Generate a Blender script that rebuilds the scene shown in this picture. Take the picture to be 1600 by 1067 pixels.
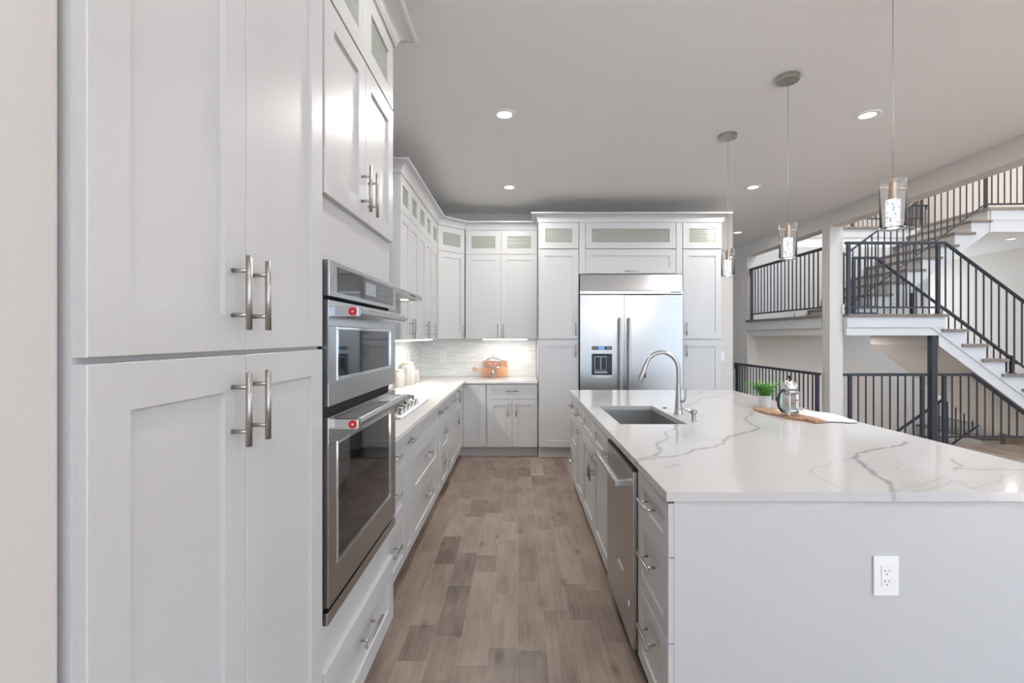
import bpy, bmesh, math, random
import numpy as np
from mathutils import Vector, Matrix
random.seed(7)
for o in list(bpy.data.objects): bpy.data.objects.remove(o)
sc = bpy.context.scene
C = sc.collection
PI = math.pi
# ---------------------------------------------------------------- camera
CH = 1.43
cam = bpy.data.cameras.new('camera'); camo = bpy.data.objects.new('camera', cam); C.objects.link(camo)
camo.location = (0, 0, CH); camo.rotation_euler = (PI/2, 0, 0)
cam.sensor_width = 36; cam.lens = 750/1600*36
cam.shift_x = -11/1600; cam.shift_y = -7.5/1600
cam.clip_start = 0.02; cam.clip_end = 200
sc.camera = camo
# ---------------------------------------------------------------- world, exposure, daylight through the windows
w = bpy.data.worlds.new('World'); sc.world = w; w.use_nodes = True
w.node_tree.nodes['Background'].inputs[0].default_value = (0.80, 0.90, 1.0, 1)
w.node_tree.nodes['Background'].inputs[1].default_value = 1.2
sc.view_settings.view_transform = 'Standard'; sc.view_settings.look = 'None'
sc.view_settings.gamma = 1; sc.view_settings.use_curve_mapping = False
sc.view_settings.exposure = 0.22
sc.cycles.use_denoising = True
sc.cycles.max_bounces = 10; sc.cycles.diffuse_bounces = 6; sc.cycles.glossy_bounces = 5
sc.cycles.transmission_bounces = 8; sc.cycles.transparent_max_bounces = 12
sc.cycles.caustics_reflective = False; sc.cycles.caustics_refractive = False
sc.cycles.sample_clamp_indirect = 6
def area(name, loc, rot, sx, sy, power, col, shape='RECTANGLE', spread=PI):
    l = bpy.data.lights.new(name, 'AREA'); l.shape = shape; l.size = sx
    if shape in ('RECTANGLE', 'ELLIPSE'): l.size_y = sy
    l.energy = power; l.color = col; l.spread = spread
    o = bpy.data.objects.new(name, l); C.objects.link(o); o.location = loc; o.rotation_euler = rot
    return o
SKY = (0.38, 0.66, 1.0)
# daylight standing in the window openings behind the camera (all point into the room, +Y)
area('window_daylight', (1.30, -4.96, 1.55), (PI/2, 0, 0), 3.9, 2.3, 41, SKY)
area('window_daylight', (6.70, -4.96, 1.55), (PI/2, 0, 0), 3.9, 2.3, 80, SKY)
area('window_daylight', (6.70, -4.96, 4.45), (PI/2, 0, 0), 3.9, 2.3, 260, SKY)
# upward fill lights added at the same windows to brighten the ceiling
area('window_ground_light', (1.30, -4.9, 1.55), (math.radians(142), 0, 0), 3.9, 1.6, 70, (0.90, 0.95, 1.0), spread=math.radians(110))
area('window_ground_light', (6.70, -4.9, 1.55), (math.radians(142), 0, 0), 3.9, 1.6, 60, (0.90, 0.95, 1.0), spread=math.radians(110))
sun = bpy.data.lights.new('sun', 'SUN'); sun.energy = 62; sun.angle = 0.01; sun.color = (1.0, 0.99, 0.98)
so_ = bpy.data.objects.new('sun', sun); C.objects.link(so_); so_.rotation_euler = (math.radians(38), 0, math.radians(8))
# ---------------------------------------------------------------- materials
def new_mat(name):
    m = bpy.data.materials.new(name); m.use_nodes = True
    return m, m.node_tree, m.node_tree.nodes['Principled BSDF']
def N(nt, t, **kw):
    n = nt.nodes.new(t)
    for k, v in kw.items(): setattr(n, k, v)
    return n
def mth(nt, op, a, b=None, c=None, clamp=False):
    n = N(nt, 'ShaderNodeMath', operation=op); n.use_clamp = clamp
    for i, v in enumerate((a, b, c)):
        if v is None: continue
        if isinstance(v, (int, float)): n.inputs[i].default_value = v
        else: nt.links.new(v, n.inputs[i])
    return n.outputs[0]
def ramp(nt, fac, stops):
    r = N(nt, 'ShaderNodeValToRGB'); e = r.color_ramp.elements
    while len(e) < len(stops): e.new(0.5)
    for i, (p, c) in enumerate(stops): e[i].position = p; e[i].color = (*c, 1)
    nt.links.new(fac, r.inputs[0]); return r.outputs[0]
def noise(nt, scale, detail=2, vec=None, rough=0.5, mapscale=None, coord='Object'):
    tc = N(nt, 'ShaderNodeTexCoord'); v = tc.outputs[coord] if vec is None else vec
    if mapscale:
        mp = N(nt, 'ShaderNodeMapping'); mp.inputs['Scale'].default_value = mapscale
        nt.links.new(v, mp.inputs[0]); v = mp.outputs[0]
    n = N(nt, 'ShaderNodeTexNoise'); n.inputs['Scale'].default_value = scale; n.inputs['Detail'].default_value = detail
    n.inputs['Roughness'].default_value = rough
    nt.links.new(v, n.inputs['Vector']); return n.outputs[0]
def bump(nt, b, h, strength, dist=0.01):
    bp = N(nt, 'ShaderNodeBump'); bp.inputs['Strength'].default_value = strength; bp.inputs['Distance'].default_value = dist
    nt.links.new(h, bp.inputs['Height']); nt.links.new(bp.outputs[0], b.inputs['Normal'])
def simple(name, col, rough=0.5, metal=0.0, spec=0.5, nscale=0, nstr=0.05, var=0.0, mapscale=None, coat=0):
    m, nt, b = new_mat(name)
    b.inputs['Base Color'].default_value = (*col, 1); b.inputs['Roughness'].default_value = rough
    b.inputs['Metallic'].default_value = metal; b.inputs['Specular IOR Level'].default_value = spec
    b.inputs['Coat Weight'].default_value = coat
    if nscale:
        f = noise(nt, nscale, 3, mapscale=mapscale); bump(nt, b, f, nstr)
        if var:
            c = ramp(nt, f, [(0.3, tuple(x*(1-var) for x in col)), (0.7, tuple(min(1, x*(1+var)) for x in col))])
            nt.links.new(c, b.inputs['Base Color'])
    return m
M = {}
M['cab'] = simple('cabinet_paint', (0.56, 0.563, 0.565), 0.34, nscale=60, nstr=0.01, var=0.01)
M['wall'] = simple('wall_paint', (0.64, 0.61, 0.575), 0.7, nscale=180, nstr=0.05, var=0.015)
M['wall_white'] = simple('warm_white_wall_paint', (0.60, 0.585, 0.565), 0.7, nscale=180, nstr=0.05, var=0.01)
M['trimw'] = simple('white_trim_paint', (0.62, 0.62, 0.62), 0.4, nscale=90, nstr=0.01, var=0.01)
M['ceil'] = simple('ceiling_paint', (0.86, 0.865, 0.865), 0.5, nscale=150, nstr=0.04, var=0.01)
M['iron'] = simple('black_iron', (0.026, 0.031, 0.042), 0.38, 0.0, 0.6, nscale=120, nstr=0.05, var=0.1)
M['nickel'] = simple('brushed_nickel', (0.46, 0.445, 0.42), 0.33, 1, nscale=30, nstr=0.002, var=0.02)
M['chrome'] = simple('polished_chrome', (0.80, 0.80, 0.80), 0.07, 1, nscale=20, nstr=0.004)
M['black'] = simple('black_plastic', (0.012, 0.012, 0.013), 0.4, nscale=100, nstr=0.03)
M['rubber'] = simple('dark_gap', (0.02, 0.02, 0.02), 0.8, nscale=50, nstr=0.02)
M['redm'] = simple('red_enamel', (0.55, 0.012, 0.03), 0.25, nscale=50, nstr=0.01)
M['white'] = simple('white_plastic', (0.86, 0.86, 0.85), 0.3, nscale=50, nstr=0.005)
M['ceramic'] = simple('cream_ceramic', (0.50, 0.475, 0.455), 0.3, nscale=30, nstr=0.02, var=0.03)
M['pot'] = simple('white_ceramic', (0.80, 0.79, 0.77), 0.35, nscale=40, nstr=0.02, var=0.02)
M['cork'] = simple('pale_wood_lid', (0.75, 0.62, 0.50), 0.5, nscale=30, nstr=0.05, var=0.08)
M['brass'] = simple('satin_brass', (0.66, 0.52, 0.40), 0.3, 1, nscale=40, nstr=0.02)
M['towel'] = simple('white_linen', (0.82, 0.82, 0.83), 0.9, nscale=400, nstr=0.4, var=0.04)
M['grate'] = simple('cast_iron_grate', (0.05, 0.05, 0.052), 0.45, 0.3, nscale=200, nstr=0.15)
M['soil'] = simple('potting_soil', (0.05, 0.035, 0.025), 0.95, nscale=120, nstr=0.6, var=0.3)
M['leaf'] = simple('fern_leaf', (0.10, 0.30, 0.04), 0.5, nscale=60, nstr=0.1, var=0.4)
M['interior'] = simple('cabinet_interior', (0.50, 0.51, 0.46), 0.6, nscale=40, nstr=0.01, var=0.02)

def steel(name, col, rough, ms=(0.25, 0.25, 22), var=0.015):
    m, nt, b = new_mat(name)
    b.inputs['Metallic'].default_value = 1
    f = noise(nt, 8, 1, mapscale=ms)
    c = ramp(nt, f, [(0.3, tuple(x*(1-var) for x in col)), (0.7, tuple(x*(1+var) for x in col))]); nt.links.new(c, b.inputs['Base Color'])
    r = mth(nt, 'MULTIPLY_ADD', f, 0.12, rough-0.06); nt.links.new(r, b.inputs['Roughness'])
    return m
M['steel'] = steel('brushed_stainless', (0.50, 0.50, 0.50), 0.24)
M['steel_dw'] = simple('brushed_stainless_appliance', (0.50, 0.48, 0.46), 0.33, 1, nscale=3, nstr=0.0)
M['sinksteel'] = steel('satin_sink_steel', (0.50, 0.50, 0.50), 0.32)
def fridge_steel():
    m, nt, b = new_mat('fridge_stainless'); b.inputs['Metallic'].default_value = 1
    f = noise(nt, 8, 4, mapscale=(60, 1, 1))
    c = ramp(nt, f, [(0.3, (0.415, 0.395, 0.375)), (0.7, (0.445, 0.425, 0.405))]); nt.links.new(c, b.inputs['Base Color'])
    b.inputs['Roughness'].default_value = 0.28
    g = noise(nt, 1.1, 2, mapscale=(0.8, 1, 2.2)); bump(nt, b, g, 0.15, 0.02)
    return m
M['fsteel'] = fridge_steel()

def glossy_black(name, col=(0.010, 0.011, 0.013), rough=0.04):
    m, nt, b = new_mat(name); b.inputs['Base Color'].default_value = (*col, 1); b.inputs['Roughness'].default_value = rough
    b.inputs['Specular IOR Level'].default_value = 0.75
    f = noise(nt, 3, 1); bump(nt, b, f, 0.01, 0.01); return m
M['oglass'] = glossy_black('tinted_oven_glass')
M['pglass'] = glossy_black('control_panel_glass', (0.03, 0.035, 0.04), 0.05)
def glass(name, rough=0.0, tint=(1, 1, 1), ior=1.45, nscale=0, nstr=0.2):
    m, nt, b = new_mat(name)
    b.inputs['Base Color'].default_value = (*tint, 1); b.inputs['Roughness'].default_value = rough
    b.inputs['Transmission Weight'].default_value = 1; b.inputs['IOR'].default_value = ior
    if nscale:
        f = noise(nt, nscale, 2); bump(nt, b, f, nstr, 0.01)
    return m
M['glass'] = glass('clear_glass', ior=1.42)
def ribglass():
    m, nt, b = new_mat('ribbed_cabinet_glass')
    b.inputs['Base Color'].default_value = (0.62, 0.66, 0.58, 1); b.inputs['Roughness'].default_value = 0.12
    b.inputs['Transmission Weight'].default_value = 0.45; b.inputs['IOR'].default_value = 1.3
    tc = N(nt, 'ShaderNodeTexCoord'); sx = N(nt, 'ShaderNodeSeparateXYZ'); nt.links.new(tc.outputs['Object'], sx.inputs[0])
    s = mth(nt, 'SINE', mth(nt, 'MULTIPLY', sx.outputs['Z'], 330)); bump(nt, b, s, 0.35, 0.003)
    return m
M['rib'] = ribglass()
def emit(name, col, s, base=(0.9, 0.9, 0.9)):
    m, nt, b = new_mat(name); b.inputs['Base Color'].default_value = (*base, 1)
    b.inputs['Emission Color'].default_value = (*col, 1); b.inputs['Emission Strength'].default_value = s
    return m
M['lamp'] = emit('lamp_diffuser', (1.0, 0.93, 0.84), 5)
M['led'] = emit('led_strip', (1.0, 0.95, 0.88), 7)
M['screen'] = emit('blue_display', (0.15, 0.42, 0.9), 0.8, (0.02, 0.03, 0.05))
M['screen_grey'] = simple('unlit_grey_display', (0.30, 0.34, 0.38), 0.2, nscale=10, nstr=0.003)
def bubble():
    m, nt, b = new_mat('bubbled_crystal')
    tc = N(nt, 'ShaderNodeTexCoord')
    v = N(nt, 'ShaderNodeTexVoronoi'); v.inputs['Scale'].default_value = 75; nt.links.new(tc.outputs['Object'], v.inputs['Vector'])
    c = ramp(nt, v.outputs['Distance'], [(0.12, (0.25, 0.28, 0.45)), (0.55, (1, 1, 1))])
    nt.links.new(c, b.inputs['Emission Color']); b.inputs['Emission Strength'].default_value = 1.0
    b.inputs['Base Color'].default_value = (0.7, 0.72, 0.8, 1); b.inputs['Roughness'].default_value = 0.1
    bump(nt, b, v.outputs['Distance'], 0.6, 0.005); return m
M['bubble'] = bubble()

def wood_floor(name, axis='Y', W=0.133, L=1.05, cols=((0.122, 0.086, 0.066), (0.362, 0.290, 0.240)), rough=0.36):
    m, nt, b = new_mat(name)
    tc = N(nt, 'ShaderNodeTexCoord'); sp = N(nt, 'ShaderNodeSeparateXYZ'); nt.links.new(tc.outputs['Object'], sp.inputs[0])
    a, l = (sp.outputs['X'], sp.outputs['Y']) if axis == 'Y' else (sp.outputs['Y'], sp.outputs['X'])
    u = mth(nt, 'DIVIDE', mth(nt, 'ADD', a, 50.016), W); row = mth(nt, 'FLOOR', u); fu = mth(nt, 'FRACT', u)
    wn = N(nt, 'ShaderNodeTexWhiteNoise', noise_dimensions='1D'); nt.links.new(row, wn.inputs['W'])
    v = mth(nt, 'ADD', mth(nt, 'DIVIDE', mth(nt, 'ADD', l, 50), L), mth(nt, 'MULTIPLY', wn.outputs[0], 7.3))
    idx = mth(nt, 'FLOOR', v); fv = mth(nt, 'FRACT', v)
    # some planks are cut short
    wn3 = N(nt, 'ShaderNodeTexWhiteNoise', noise_dimensions='2D'); cv3 = N(nt, 'ShaderNodeCombineXYZ')
    nt.links.new(row, cv3.inputs[0]); nt.links.new(idx, cv3.inputs[1]); nt.links.new(cv3.outputs[0], wn3.inputs[0])
    cut = mth(nt, 'MULTIPLY_ADD', wn3.outputs[0], 0.5, 0.3)
    sub = mth(nt, 'GREATER_THAN', fv, cut)
    cv = N(nt, 'ShaderNodeCombineXYZ'); nt.links.new(row, cv.inputs[0]); nt.links.new(mth(nt, 'ADD', idx, mth(nt, 'MULTIPLY', sub, 0.37)), cv.inputs[1])
    wn2 = N(nt, 'ShaderNodeTexWhiteNoise', noise_dimensions='2D'); nt.links.new(cv.outputs[0], wn2.inputs[0])
    rnd = wn2.outputs[0]
    # grain
    cg = N(nt, 'ShaderNodeCombineXYZ'); nt.links.new(mth(nt, 'MULTIPLY', a, 26), cg.inputs[0])
    nt.links.new(mth(nt, 'MULTIPLY', l, 2.2), cg.inputs[1]); nt.links.new(mth(nt, 'MULTIPLY', rnd, 40), cg.inputs[2])
    g = N(nt, 'ShaderNodeTexNoise'); g.inputs['Scale'].default_value = 1.6; g.inputs['Detail'].default_value = 6; g.inputs['Roughness'].default_value = 0.65
    nt.links.new(cg.outputs[0], g.inputs['Vector'])
    cb = N(nt, 'ShaderNodeCombineXYZ'); nt.links.new(mth(nt, 'MULTIPLY', a, 7), cb.inputs[0])
    nt.links.new(mth(nt, 'MULTIPLY', l, 3.0), cb.inputs[1]); nt.links.new(mth(nt, 'MULTIPLY', rnd, 90), cb.inputs[2])
    g2 = N(nt, 'ShaderNodeTexNoise'); g2.inputs['Scale'].default_value = 1.0; g2.inputs['Detail'].default_value = 3; nt.links.new(cb.outputs[0], g2.inputs['Vector'])
    t = mth(nt, 'ADD', mth(nt, 'MULTIPLY', rnd, 0.42), mth(nt, 'ADD', mth(nt, 'MULTIPLY', g.outputs[0], 0.75), mth(nt, 'MULTIPLY', g2.outputs[0], 0.75)))
    t = mth(nt, 'SUBTRACT', mth(nt, 'MULTIPLY', t, 1.2), 0.66, clamp=True)
    col = ramp(nt, t, [(0.05, cols[0]), (0.85, cols[1])])
    # knots
    vk = N(nt, 'ShaderNodeTexVoronoi', voronoi_dimensions='2D'); vk.inputs['Scale'].default_value = 1.5; vk.inputs['Randomness'].default_value = 1
    ck = N(nt, 'ShaderNodeCombineXYZ'); nt.links.new(mth(nt, 'MULTIPLY', a, 2.3), ck.inputs[0]); nt.links.new(l, ck.inputs[1]); nt.links.new(ck.outputs[0], vk.inputs['Vector'])
    k = mth(nt, 'SUBTRACT', 1, mth(nt, 'DIVIDE', vk.outputs['Distance'], 0.10), clamp=True)
    mk = N(nt, 'ShaderNodeMixRGB', blend_type='MULTIPLY'); mk.inputs[2].default_value = (0.42, 0.37, 0.34, 1)
    nt.links.new(mth(nt, 'MULTIPLY', k, 0.8), mk.inputs[0]); nt.links.new(col, mk.inputs[1])
    # light seams
    e1 = mth(nt, 'LESS_THAN', mth(nt, 'MULTIPLY', mth(nt, 'MINIMUM', fu, mth(nt, 'SUBTRACT', 1, fu)), W), 0.0011)
    dv = mth(nt, 'MULTIPLY', mth(nt, 'MINIMUM', mth(nt, 'MINIMUM', fv, mth(nt, 'SUBTRACT', 1, fv)), mth(nt, 'ABSOLUTE', mth(nt, 'SUBTRACT', fv, cut))), L)
    e2 = mth(nt, 'LESS_THAN', dv, 0.0011)
    e = mth(nt, 'MULTIPLY', mth(nt, 'MAXIMUM', e1, e2), 0.4)
    mx = N(nt, 'ShaderNodeMixRGB'); mx.inputs[2].default_value = (0.50, 0.45, 0.40, 1)
    nt.links.new(e, mx.inputs[0]); nt.links.new(mk.outputs[0], mx.inputs[1]); nt.links.new(mx.outputs[0], b.inputs['Base Color'])
    nt.links.new(mth(nt, 'MULTIPLY_ADD', g.outputs[0], 0.2, rough-0.1), b.inputs['Roughness'])
    bump(nt, b, g.outputs[0], 0.06, 0.002); b.inputs['Specular IOR Level'].default_value = 0.4
    return m
M['floor'] = wood_floor('plank_floor')
def wood(name, c0, c1, ms, rough=0.45, scale=3):
    m, nt, b = new_mat(name); f = noise(nt, scale, 5, rough=0.6, mapscale=ms)
    c = ramp(nt, f, [(0.3, c0), (0.7, c1)]); nt.links.new(c, b.inputs['Base Color']); b.inputs['Roughness'].default_value = rough
    bump(nt, b, f, 0.08, 0.003); return m
M['tread'] = wood('stair_tread_wood', (0.13, 0.105, 0.088), (0.27, 0.225, 0.19), (14, 1.5, 14))
M['tread_x'] = wood('landing_edge_wood', (0.16, 0.13, 0.11), (0.30, 0.25, 0.21), (1.5, 14, 14))
M['board'] = wood('acacia_board', (0.26, 0.13, 0.065), (0.50, 0.30, 0.17), (14, 2, 14), 0.4, 4)
M['board2'] = wood('cherry_board', (0.46, 0.19, 0.10), (0.60, 0.29, 0.17), (2, 14, 14), 0.4, 4)
M['board3'] = wood('maple_board', (0.66, 0.33, 0.17), (0.78, 0.45, 0.27), (2, 14, 18), 0.4, 4)

def quartz(name, attr=False, base=(0.57, 0.56, 0.552)):
    m, nt, b = new_mat(name); b.inputs['Roughness'].default_value = 0.10; b.inputs['Specular IOR Level'].default_value = 0.5
    tc = N(nt, 'ShaderNodeTexCoord')
    wv = N(nt, 'ShaderNodeTexNoise'); wv.inputs['Scale'].default_value = 3.0; wv.inputs['Detail'].default_value = 5; nt.links.new(tc.outputs['Object'], wv.inputs['Vector'])
    mixv = N(nt, 'ShaderNodeMixRGB', blend_type='ADD'); mixv.inputs[0].default_value = 0.35
    nt.links.new(tc.outputs['Object'], mixv.inputs[1]); nt.links.new(wv.outputs['Color'], mixv.inputs[2])
    v = N(nt, 'ShaderNodeTexVoronoi', feature='DISTANCE_TO_EDGE'); v.inputs['Scale'].default_value = 1.7; nt.links.new(mixv.outputs[0], v.inputs['Vector'])
    fine = mth(nt, 'SUBTRACT', 1, mth(nt, 'DIVIDE', v.outputs['Distance'], 0.012), clamp=True)
    msk = noise(nt, 1.4, 2); mk = mth(nt, 'MULTIPLY', mth(nt, 'SUBTRACT', msk, 0.45, clamp=True), 2.6, clamp=True)
    fine = mth(nt, 'MULTIPLY', mth(nt, 'MULTIPLY', fine, mk), 0.45)
    soft = mth(nt, 'MULTIPLY', mth(nt, 'SUBTRACT', noise(nt, 2.3, 6), 0.5, clamp=True), 0.35)
    if attr:
        at = N(nt, 'ShaderNodeAttribute'); at.attribute_name = 'vein'
        fine = mth(nt, 'MAXIMUM', fine, at.outputs['Fac'])
    t = mth(nt, 'ADD', fine, soft, clamp=True)
    c = ramp(nt, t, [(0.0, base), (1.0, (0.27, 0.265, 0.265))]); nt.links.new(c, b.inputs['Base Color'])
    return m
M['quartz'] = quartz('veined_quartz', True); M['quartz_plain'] = quartz('perimeter_quartz', base=(0.74, 0.73, 0.715))
def backsplash():
    m, nt, b = new_mat('linear_mosaic_tile'); tc = N(nt, 'ShaderNodeTexCoord')
    sp = N(nt, 'ShaderNodeSeparateXYZ'); nt.links.new(tc.outputs['Object'], sp.inputs[0])
    along = mth(nt, 'ADD', sp.outputs['X'], sp.outputs['Y'])
    rowf = mth(nt, 'DIVIDE', sp.outputs['Z'], 0.0165); row = mth(nt, 'FLOOR', rowf); fr = mth(nt, 'FRACT', rowf)
    wn = N(nt, 'ShaderNodeTexWhiteNoise', noise_dimensions='1D'); nt.links.new(row, wn.inputs['W'])
    u = mth(nt, 'ADD', mth(nt, 'DIVIDE', along, 0.19), mth(nt, 'MULTIPLY', wn.outputs[0], 9)); iu = mth(nt, 'FLOOR', u); fu = mth(nt, 'FRACT', u)
    cv = N(nt, 'ShaderNodeCombineXYZ'); nt.links.new(row, cv.inputs[0]); nt.links.new(iu, cv.inputs[1])
    w2 = N(nt, 'ShaderNodeTexWhiteNoise', noise_dimensions='2D'); nt.links.new(cv.outputs[0], w2.inputs[0])
    st = noise(nt, 4, 4, mapscale=(4, 4, 60))
    t = mth(nt, 'ADD', mth(nt, 'MULTIPLY', w2.outputs[0], 0.6), mth(nt, 'MULTIPLY', st, 0.5))
    c = ramp(nt, t, [(0.1, (0.66, 0.69, 0.67)), (0.5, (0.76, 0.77, 0.75)), (0.95, (0.90, 0.90, 0.89))])
    g = mth(nt, 'MAXIMUM', mth(nt, 'LESS_THAN', fr, 0.09), mth(nt, 'LESS_THAN', fu, 0.008))
    mx = N(nt, 'ShaderNodeMixRGB'); mx.inputs[2].default_value = (0.80, 0.79, 0.77, 1); nt.links.new(g, mx.inputs[0]); nt.links.new(c, mx.inputs[1])
    nt.links.new(mx.outputs[0], b.inputs['Base Color']); b.inputs['Roughness'].default_value = 0.18
    bump(nt, b, mth(nt, 'SUBTRACT', 1, g), 0.15, 0.001); return m
M['splash'] = backsplash()

# ---------------------------------------------------------------- mesh helpers
class MB:
    def __init__(s): s.bm = bmesh.new(); s.smooth = False
    def box(s, x0, x1, y0, y1, z0, z1, bev=0.0):
        if x0 > x1: x0, x1 = x1, x0
        if y0 > y1: y0, y1 = y1, y0
        if z0 > z1: z0, z1 = z1, z0
        vs = [s.bm.verts.new((x, y, z)) for z in (z0, z1) for y in (y0, y1) for x in (x0, x1)]
        fs = [s.bm.faces.new([vs[i] for i in q]) for q in ((0, 2, 3, 1), (4, 5, 7, 6), (0, 1, 5, 4), (2, 6, 7, 3), (0, 4, 6, 2), (1, 3, 7, 5))]
        if bev > 0:
            es = set(e for f in fs for e in f.edges)
            bmesh.ops.bevel(s.bm, geom=list(es), offset=bev, segments=2, affect='EDGES', profile=0.7)
        return s
    def prism(s, pts, axis, a0, a1):
        # pts: 2D polygon. axis 'Y': pts are (x,z); 'Z': (x,y); 'X': (y,z)
        def P(p, a): return (p[0], a, p[1]) if axis == 'Y' else ((p[0], p[1], a) if axis == 'Z' else (a, p[0], p[1]))
        A = [s.bm.verts.new(P(p, a0)) for p in pts]; B = [s.bm.verts.new(P(p, a1)) for p in pts]
        n = len(pts); fs = [s.bm.faces.new(A), s.bm.faces.new(B[::-1])]
        for i in range(n): fs.append(s.bm.faces.new((A[i], A[(i+1) % n], B[(i+1) % n], B[i])))
        bmesh.ops.recalc_face_normals(s.bm, faces=fs)
        return s
    def tube(s, pts, r, n=12, cap=True):
        pts = [Vector(p) for p in pts]; m = len(pts)
        rs = r if isinstance(r, (list, tuple)) else [r]*m
        up = None; rings = []
        for i, p in enumerate(pts):
            d = (pts[min(i+1, m-1)]-pts[max(i-1, 0)]).normalized()
            if up is None:
                up = Vector((0, 0, 1)) if abs(d.z) < 0.9 else Vector((1, 0, 0))
            a = (up - d*up.dot(d)).normalized(); b_ = d.cross(a); up = a
            rings.append([s.bm.verts.new(p + (a*math.cos(2*PI*k/n)+b_*math.sin(2*PI*k/n))*rs[i]) for k in range(n)])
        fs = []
        for i in range(m-1):
            for k in range(n): fs.append(s.bm.faces.new((rings[i][k], rings[i][(k+1) % n], rings[i+1][(k+1) % n], rings[i+1][k])))
        for f in fs: f.smooth = True
        if cap: fs.append(s.bm.faces.new(rings[0][::-1])); fs.append(s.bm.faces.new(rings[-1]))
        bmesh.ops.recalc_face_normals(s.bm, faces=fs)
        return s
    def lathe(s, prof, c=(0, 0, 0), n=32, ripple=0, nr=0):
        rings = []
        for (r, z) in prof:
            if r < 1e-5: rings.append([s.bm.verts.new((c[0], c[1], c[2]+z))])
            else:
                rr = []
                for k in range(n):
                    a = 2*PI*k/n; q = r*(1+ripple*math.cos(nr*a)) if nr else r
                    rr.append(s.bm.verts.new((c[0]+q*math.cos(a), c[1]+q*math.sin(a), c[2]+z)))
                rings.append(rr)
        fs = []
        for i in range(len(rings)-1):
            A, B = rings[i], rings[i+1]
            if len(A) == 1 and len(B) == 1: continue
            for k in range(n):
                k2 = (k+1) % n
                if len(A) == 1: fs.append(s.bm.faces.new((A[0], B[k2], B[k])))
                elif len(B) == 1: fs.append(s.bm.faces.new((A[k], A[k2], B[0])))
                else: fs.append(s.bm.faces.new((A[k], A[k2], B[k2], B[k])))
        for f in fs: f.smooth = True
        bmesh.ops.recalc_face_normals(s.bm, faces=fs)
        return s
    def xf(s, mat):
        bmesh.ops.transform(s.bm, matrix=mat, verts=s.bm.verts); return s
def link(name, data, parent=None):
    o = bpy.data.objects.new(name, data); C.objects.link(o)
    if parent is not None: o.parent = parent
    return o
def build(name, mb, mat, parent=None, label=None, kind=None, bev=0.0, wn=False):
    if mat in ('glass', 'rib'):
        bmesh.ops.remove_doubles(mb.bm, verts=mb.bm.verts, dist=1e-6); bmesh.ops.recalc_face_normals(mb.bm, faces=mb.bm.faces)
    for e in mb.bm.edges:
        if len(e.link_faces) == 2 and e.calc_face_angle(0) > 0.7: e.smooth = False
    me = bpy.data.meshes.new(name); mb.bm.to_mesh(me); mb.bm.free()
    mats = mat if isinstance(mat, (list, tuple)) else [mat]
    for m in mats: me.materials.append(M[m] if isinstance(m, str) else m)
    o = link(name, me, parent)
    if label: o['label'] = label
    if kind: o['kind'] = kind
    if bev:
        bv = o.modifiers.new('bevel', 'BEVEL'); bv.width = bev; bv.segments = 2; bv.limit_method = 'ANGLE'; bv.angle_limit = 0.6
    return o
def struct(name, mb, mat): return build(name, mb, mat, kind='structure')
def tag(o, label, cat, group=None):
    o['label'] = label; o['category'] = cat
    if group: o['group'] = group
    return o
def thing(name, label, cat, loc=(0, 0, 0), rz=0, group=None):
    o = link(name, None); o.location = loc; o.rotation_euler = (0, 0, rz); o.empty_display_size = 0.1
    return tag(o, label, cat, group)
def copy_thing(root, loc, label):
    r = root.copy(); C.objects.link(r); r.location = loc; r['label'] = label
    for ch in list(root.children):
        c = ch.copy(); C.objects.link(c); c.parent = r
        for g in list(ch.children):
            d = g.copy(); C.objects.link(d); d.parent = c
    return r
def sweep(mb, prof, path, side=1):
    # prof: (out, up) closed polygon; path: list of (x,y); out = left normal * side
    P = [Vector((p[0], p[1])) for p in path]; n = len(P); rings = []
    for i in range(n):
        def nrm(a, b):
            d = (b-a).normalized(); return Vector((-d.y, d.x))*side
        if i == 0: m = nrm(P[0], P[1])
        elif i == n-1: m = nrm(P[-2], P[-1])
        else:
            n1 = nrm(P[i-1], P[i]); n2 = nrm(P[i], P[i+1]); m = (n1+n2); m = m/(1+n1.dot(n2))
        rings.append([mb.bm.verts.new((P[i].x+m.x*o_, P[i].y+m.y*o_, z)) for (o_, z) in prof])
    k = len(prof); fs = []
    for i in range(n-1):
        for j in range(k): fs.append(mb.bm.faces.new((rings[i][j], rings[i][(j+1) % k], rings[i+1][(j+1) % k], rings[i+1][j])))
    fs.append(mb.bm.faces.new(rings[0])); fs.append(mb.bm.faces.new(rings[-1][::-1]))
    bmesh.ops.recalc_face_normals(mb.bm, faces=fs)
# ---------------------------------------------------------------- the room shell
CZ = 3.048; WL = -1.30; WB = 6.32; WR = 4.03; WR2 = 4.20; XR = 9.2; YF = -5.0
f = MB()
f.box(WL-0.1, WR2, YF, 6.37, -0.25, 0); f.box(WR2, XR+0.1, YF, 6.37, -0.25, 0)
f.box(WL-0.1, WR-0.02, 6.37, 12.1, -0.25, 0); f.box(7.52, XR+0.1, 6.37, 12.1, -0.25, 0)
struct('floor', f, 'floor')
struct('ceiling', MB().box(WL-0.1, WR, YF, 12.1, CZ, CZ+0.2), 'ceil')
struct('wall_left', MB().box(WL-0.12, WL, 0.62, WB+0.15, 0, CZ), 'wall_white')
struct('wall_left_near', MB().box(WL-0.12, -0.603, YF, 0.628, 0, CZ, 0.004), 'wall_white')
struct('wall_back', MB().box(WL-0.12, 2.815, WB, WB+0.15, 0, CZ), 'wall')
struct('wall_hall_end', MB().box(WL, WR, 11.0, 11.15, 0, CZ), 'wall')
struct('wall_hall_right', MB().box(WR, WR2, 8.48, 11.0, -3, 2.855), 'wall')
struct('trim_1', MB().box(WR-0.022, WR, 8.62, 8.68, 0, 2.855), 'wall')
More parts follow.
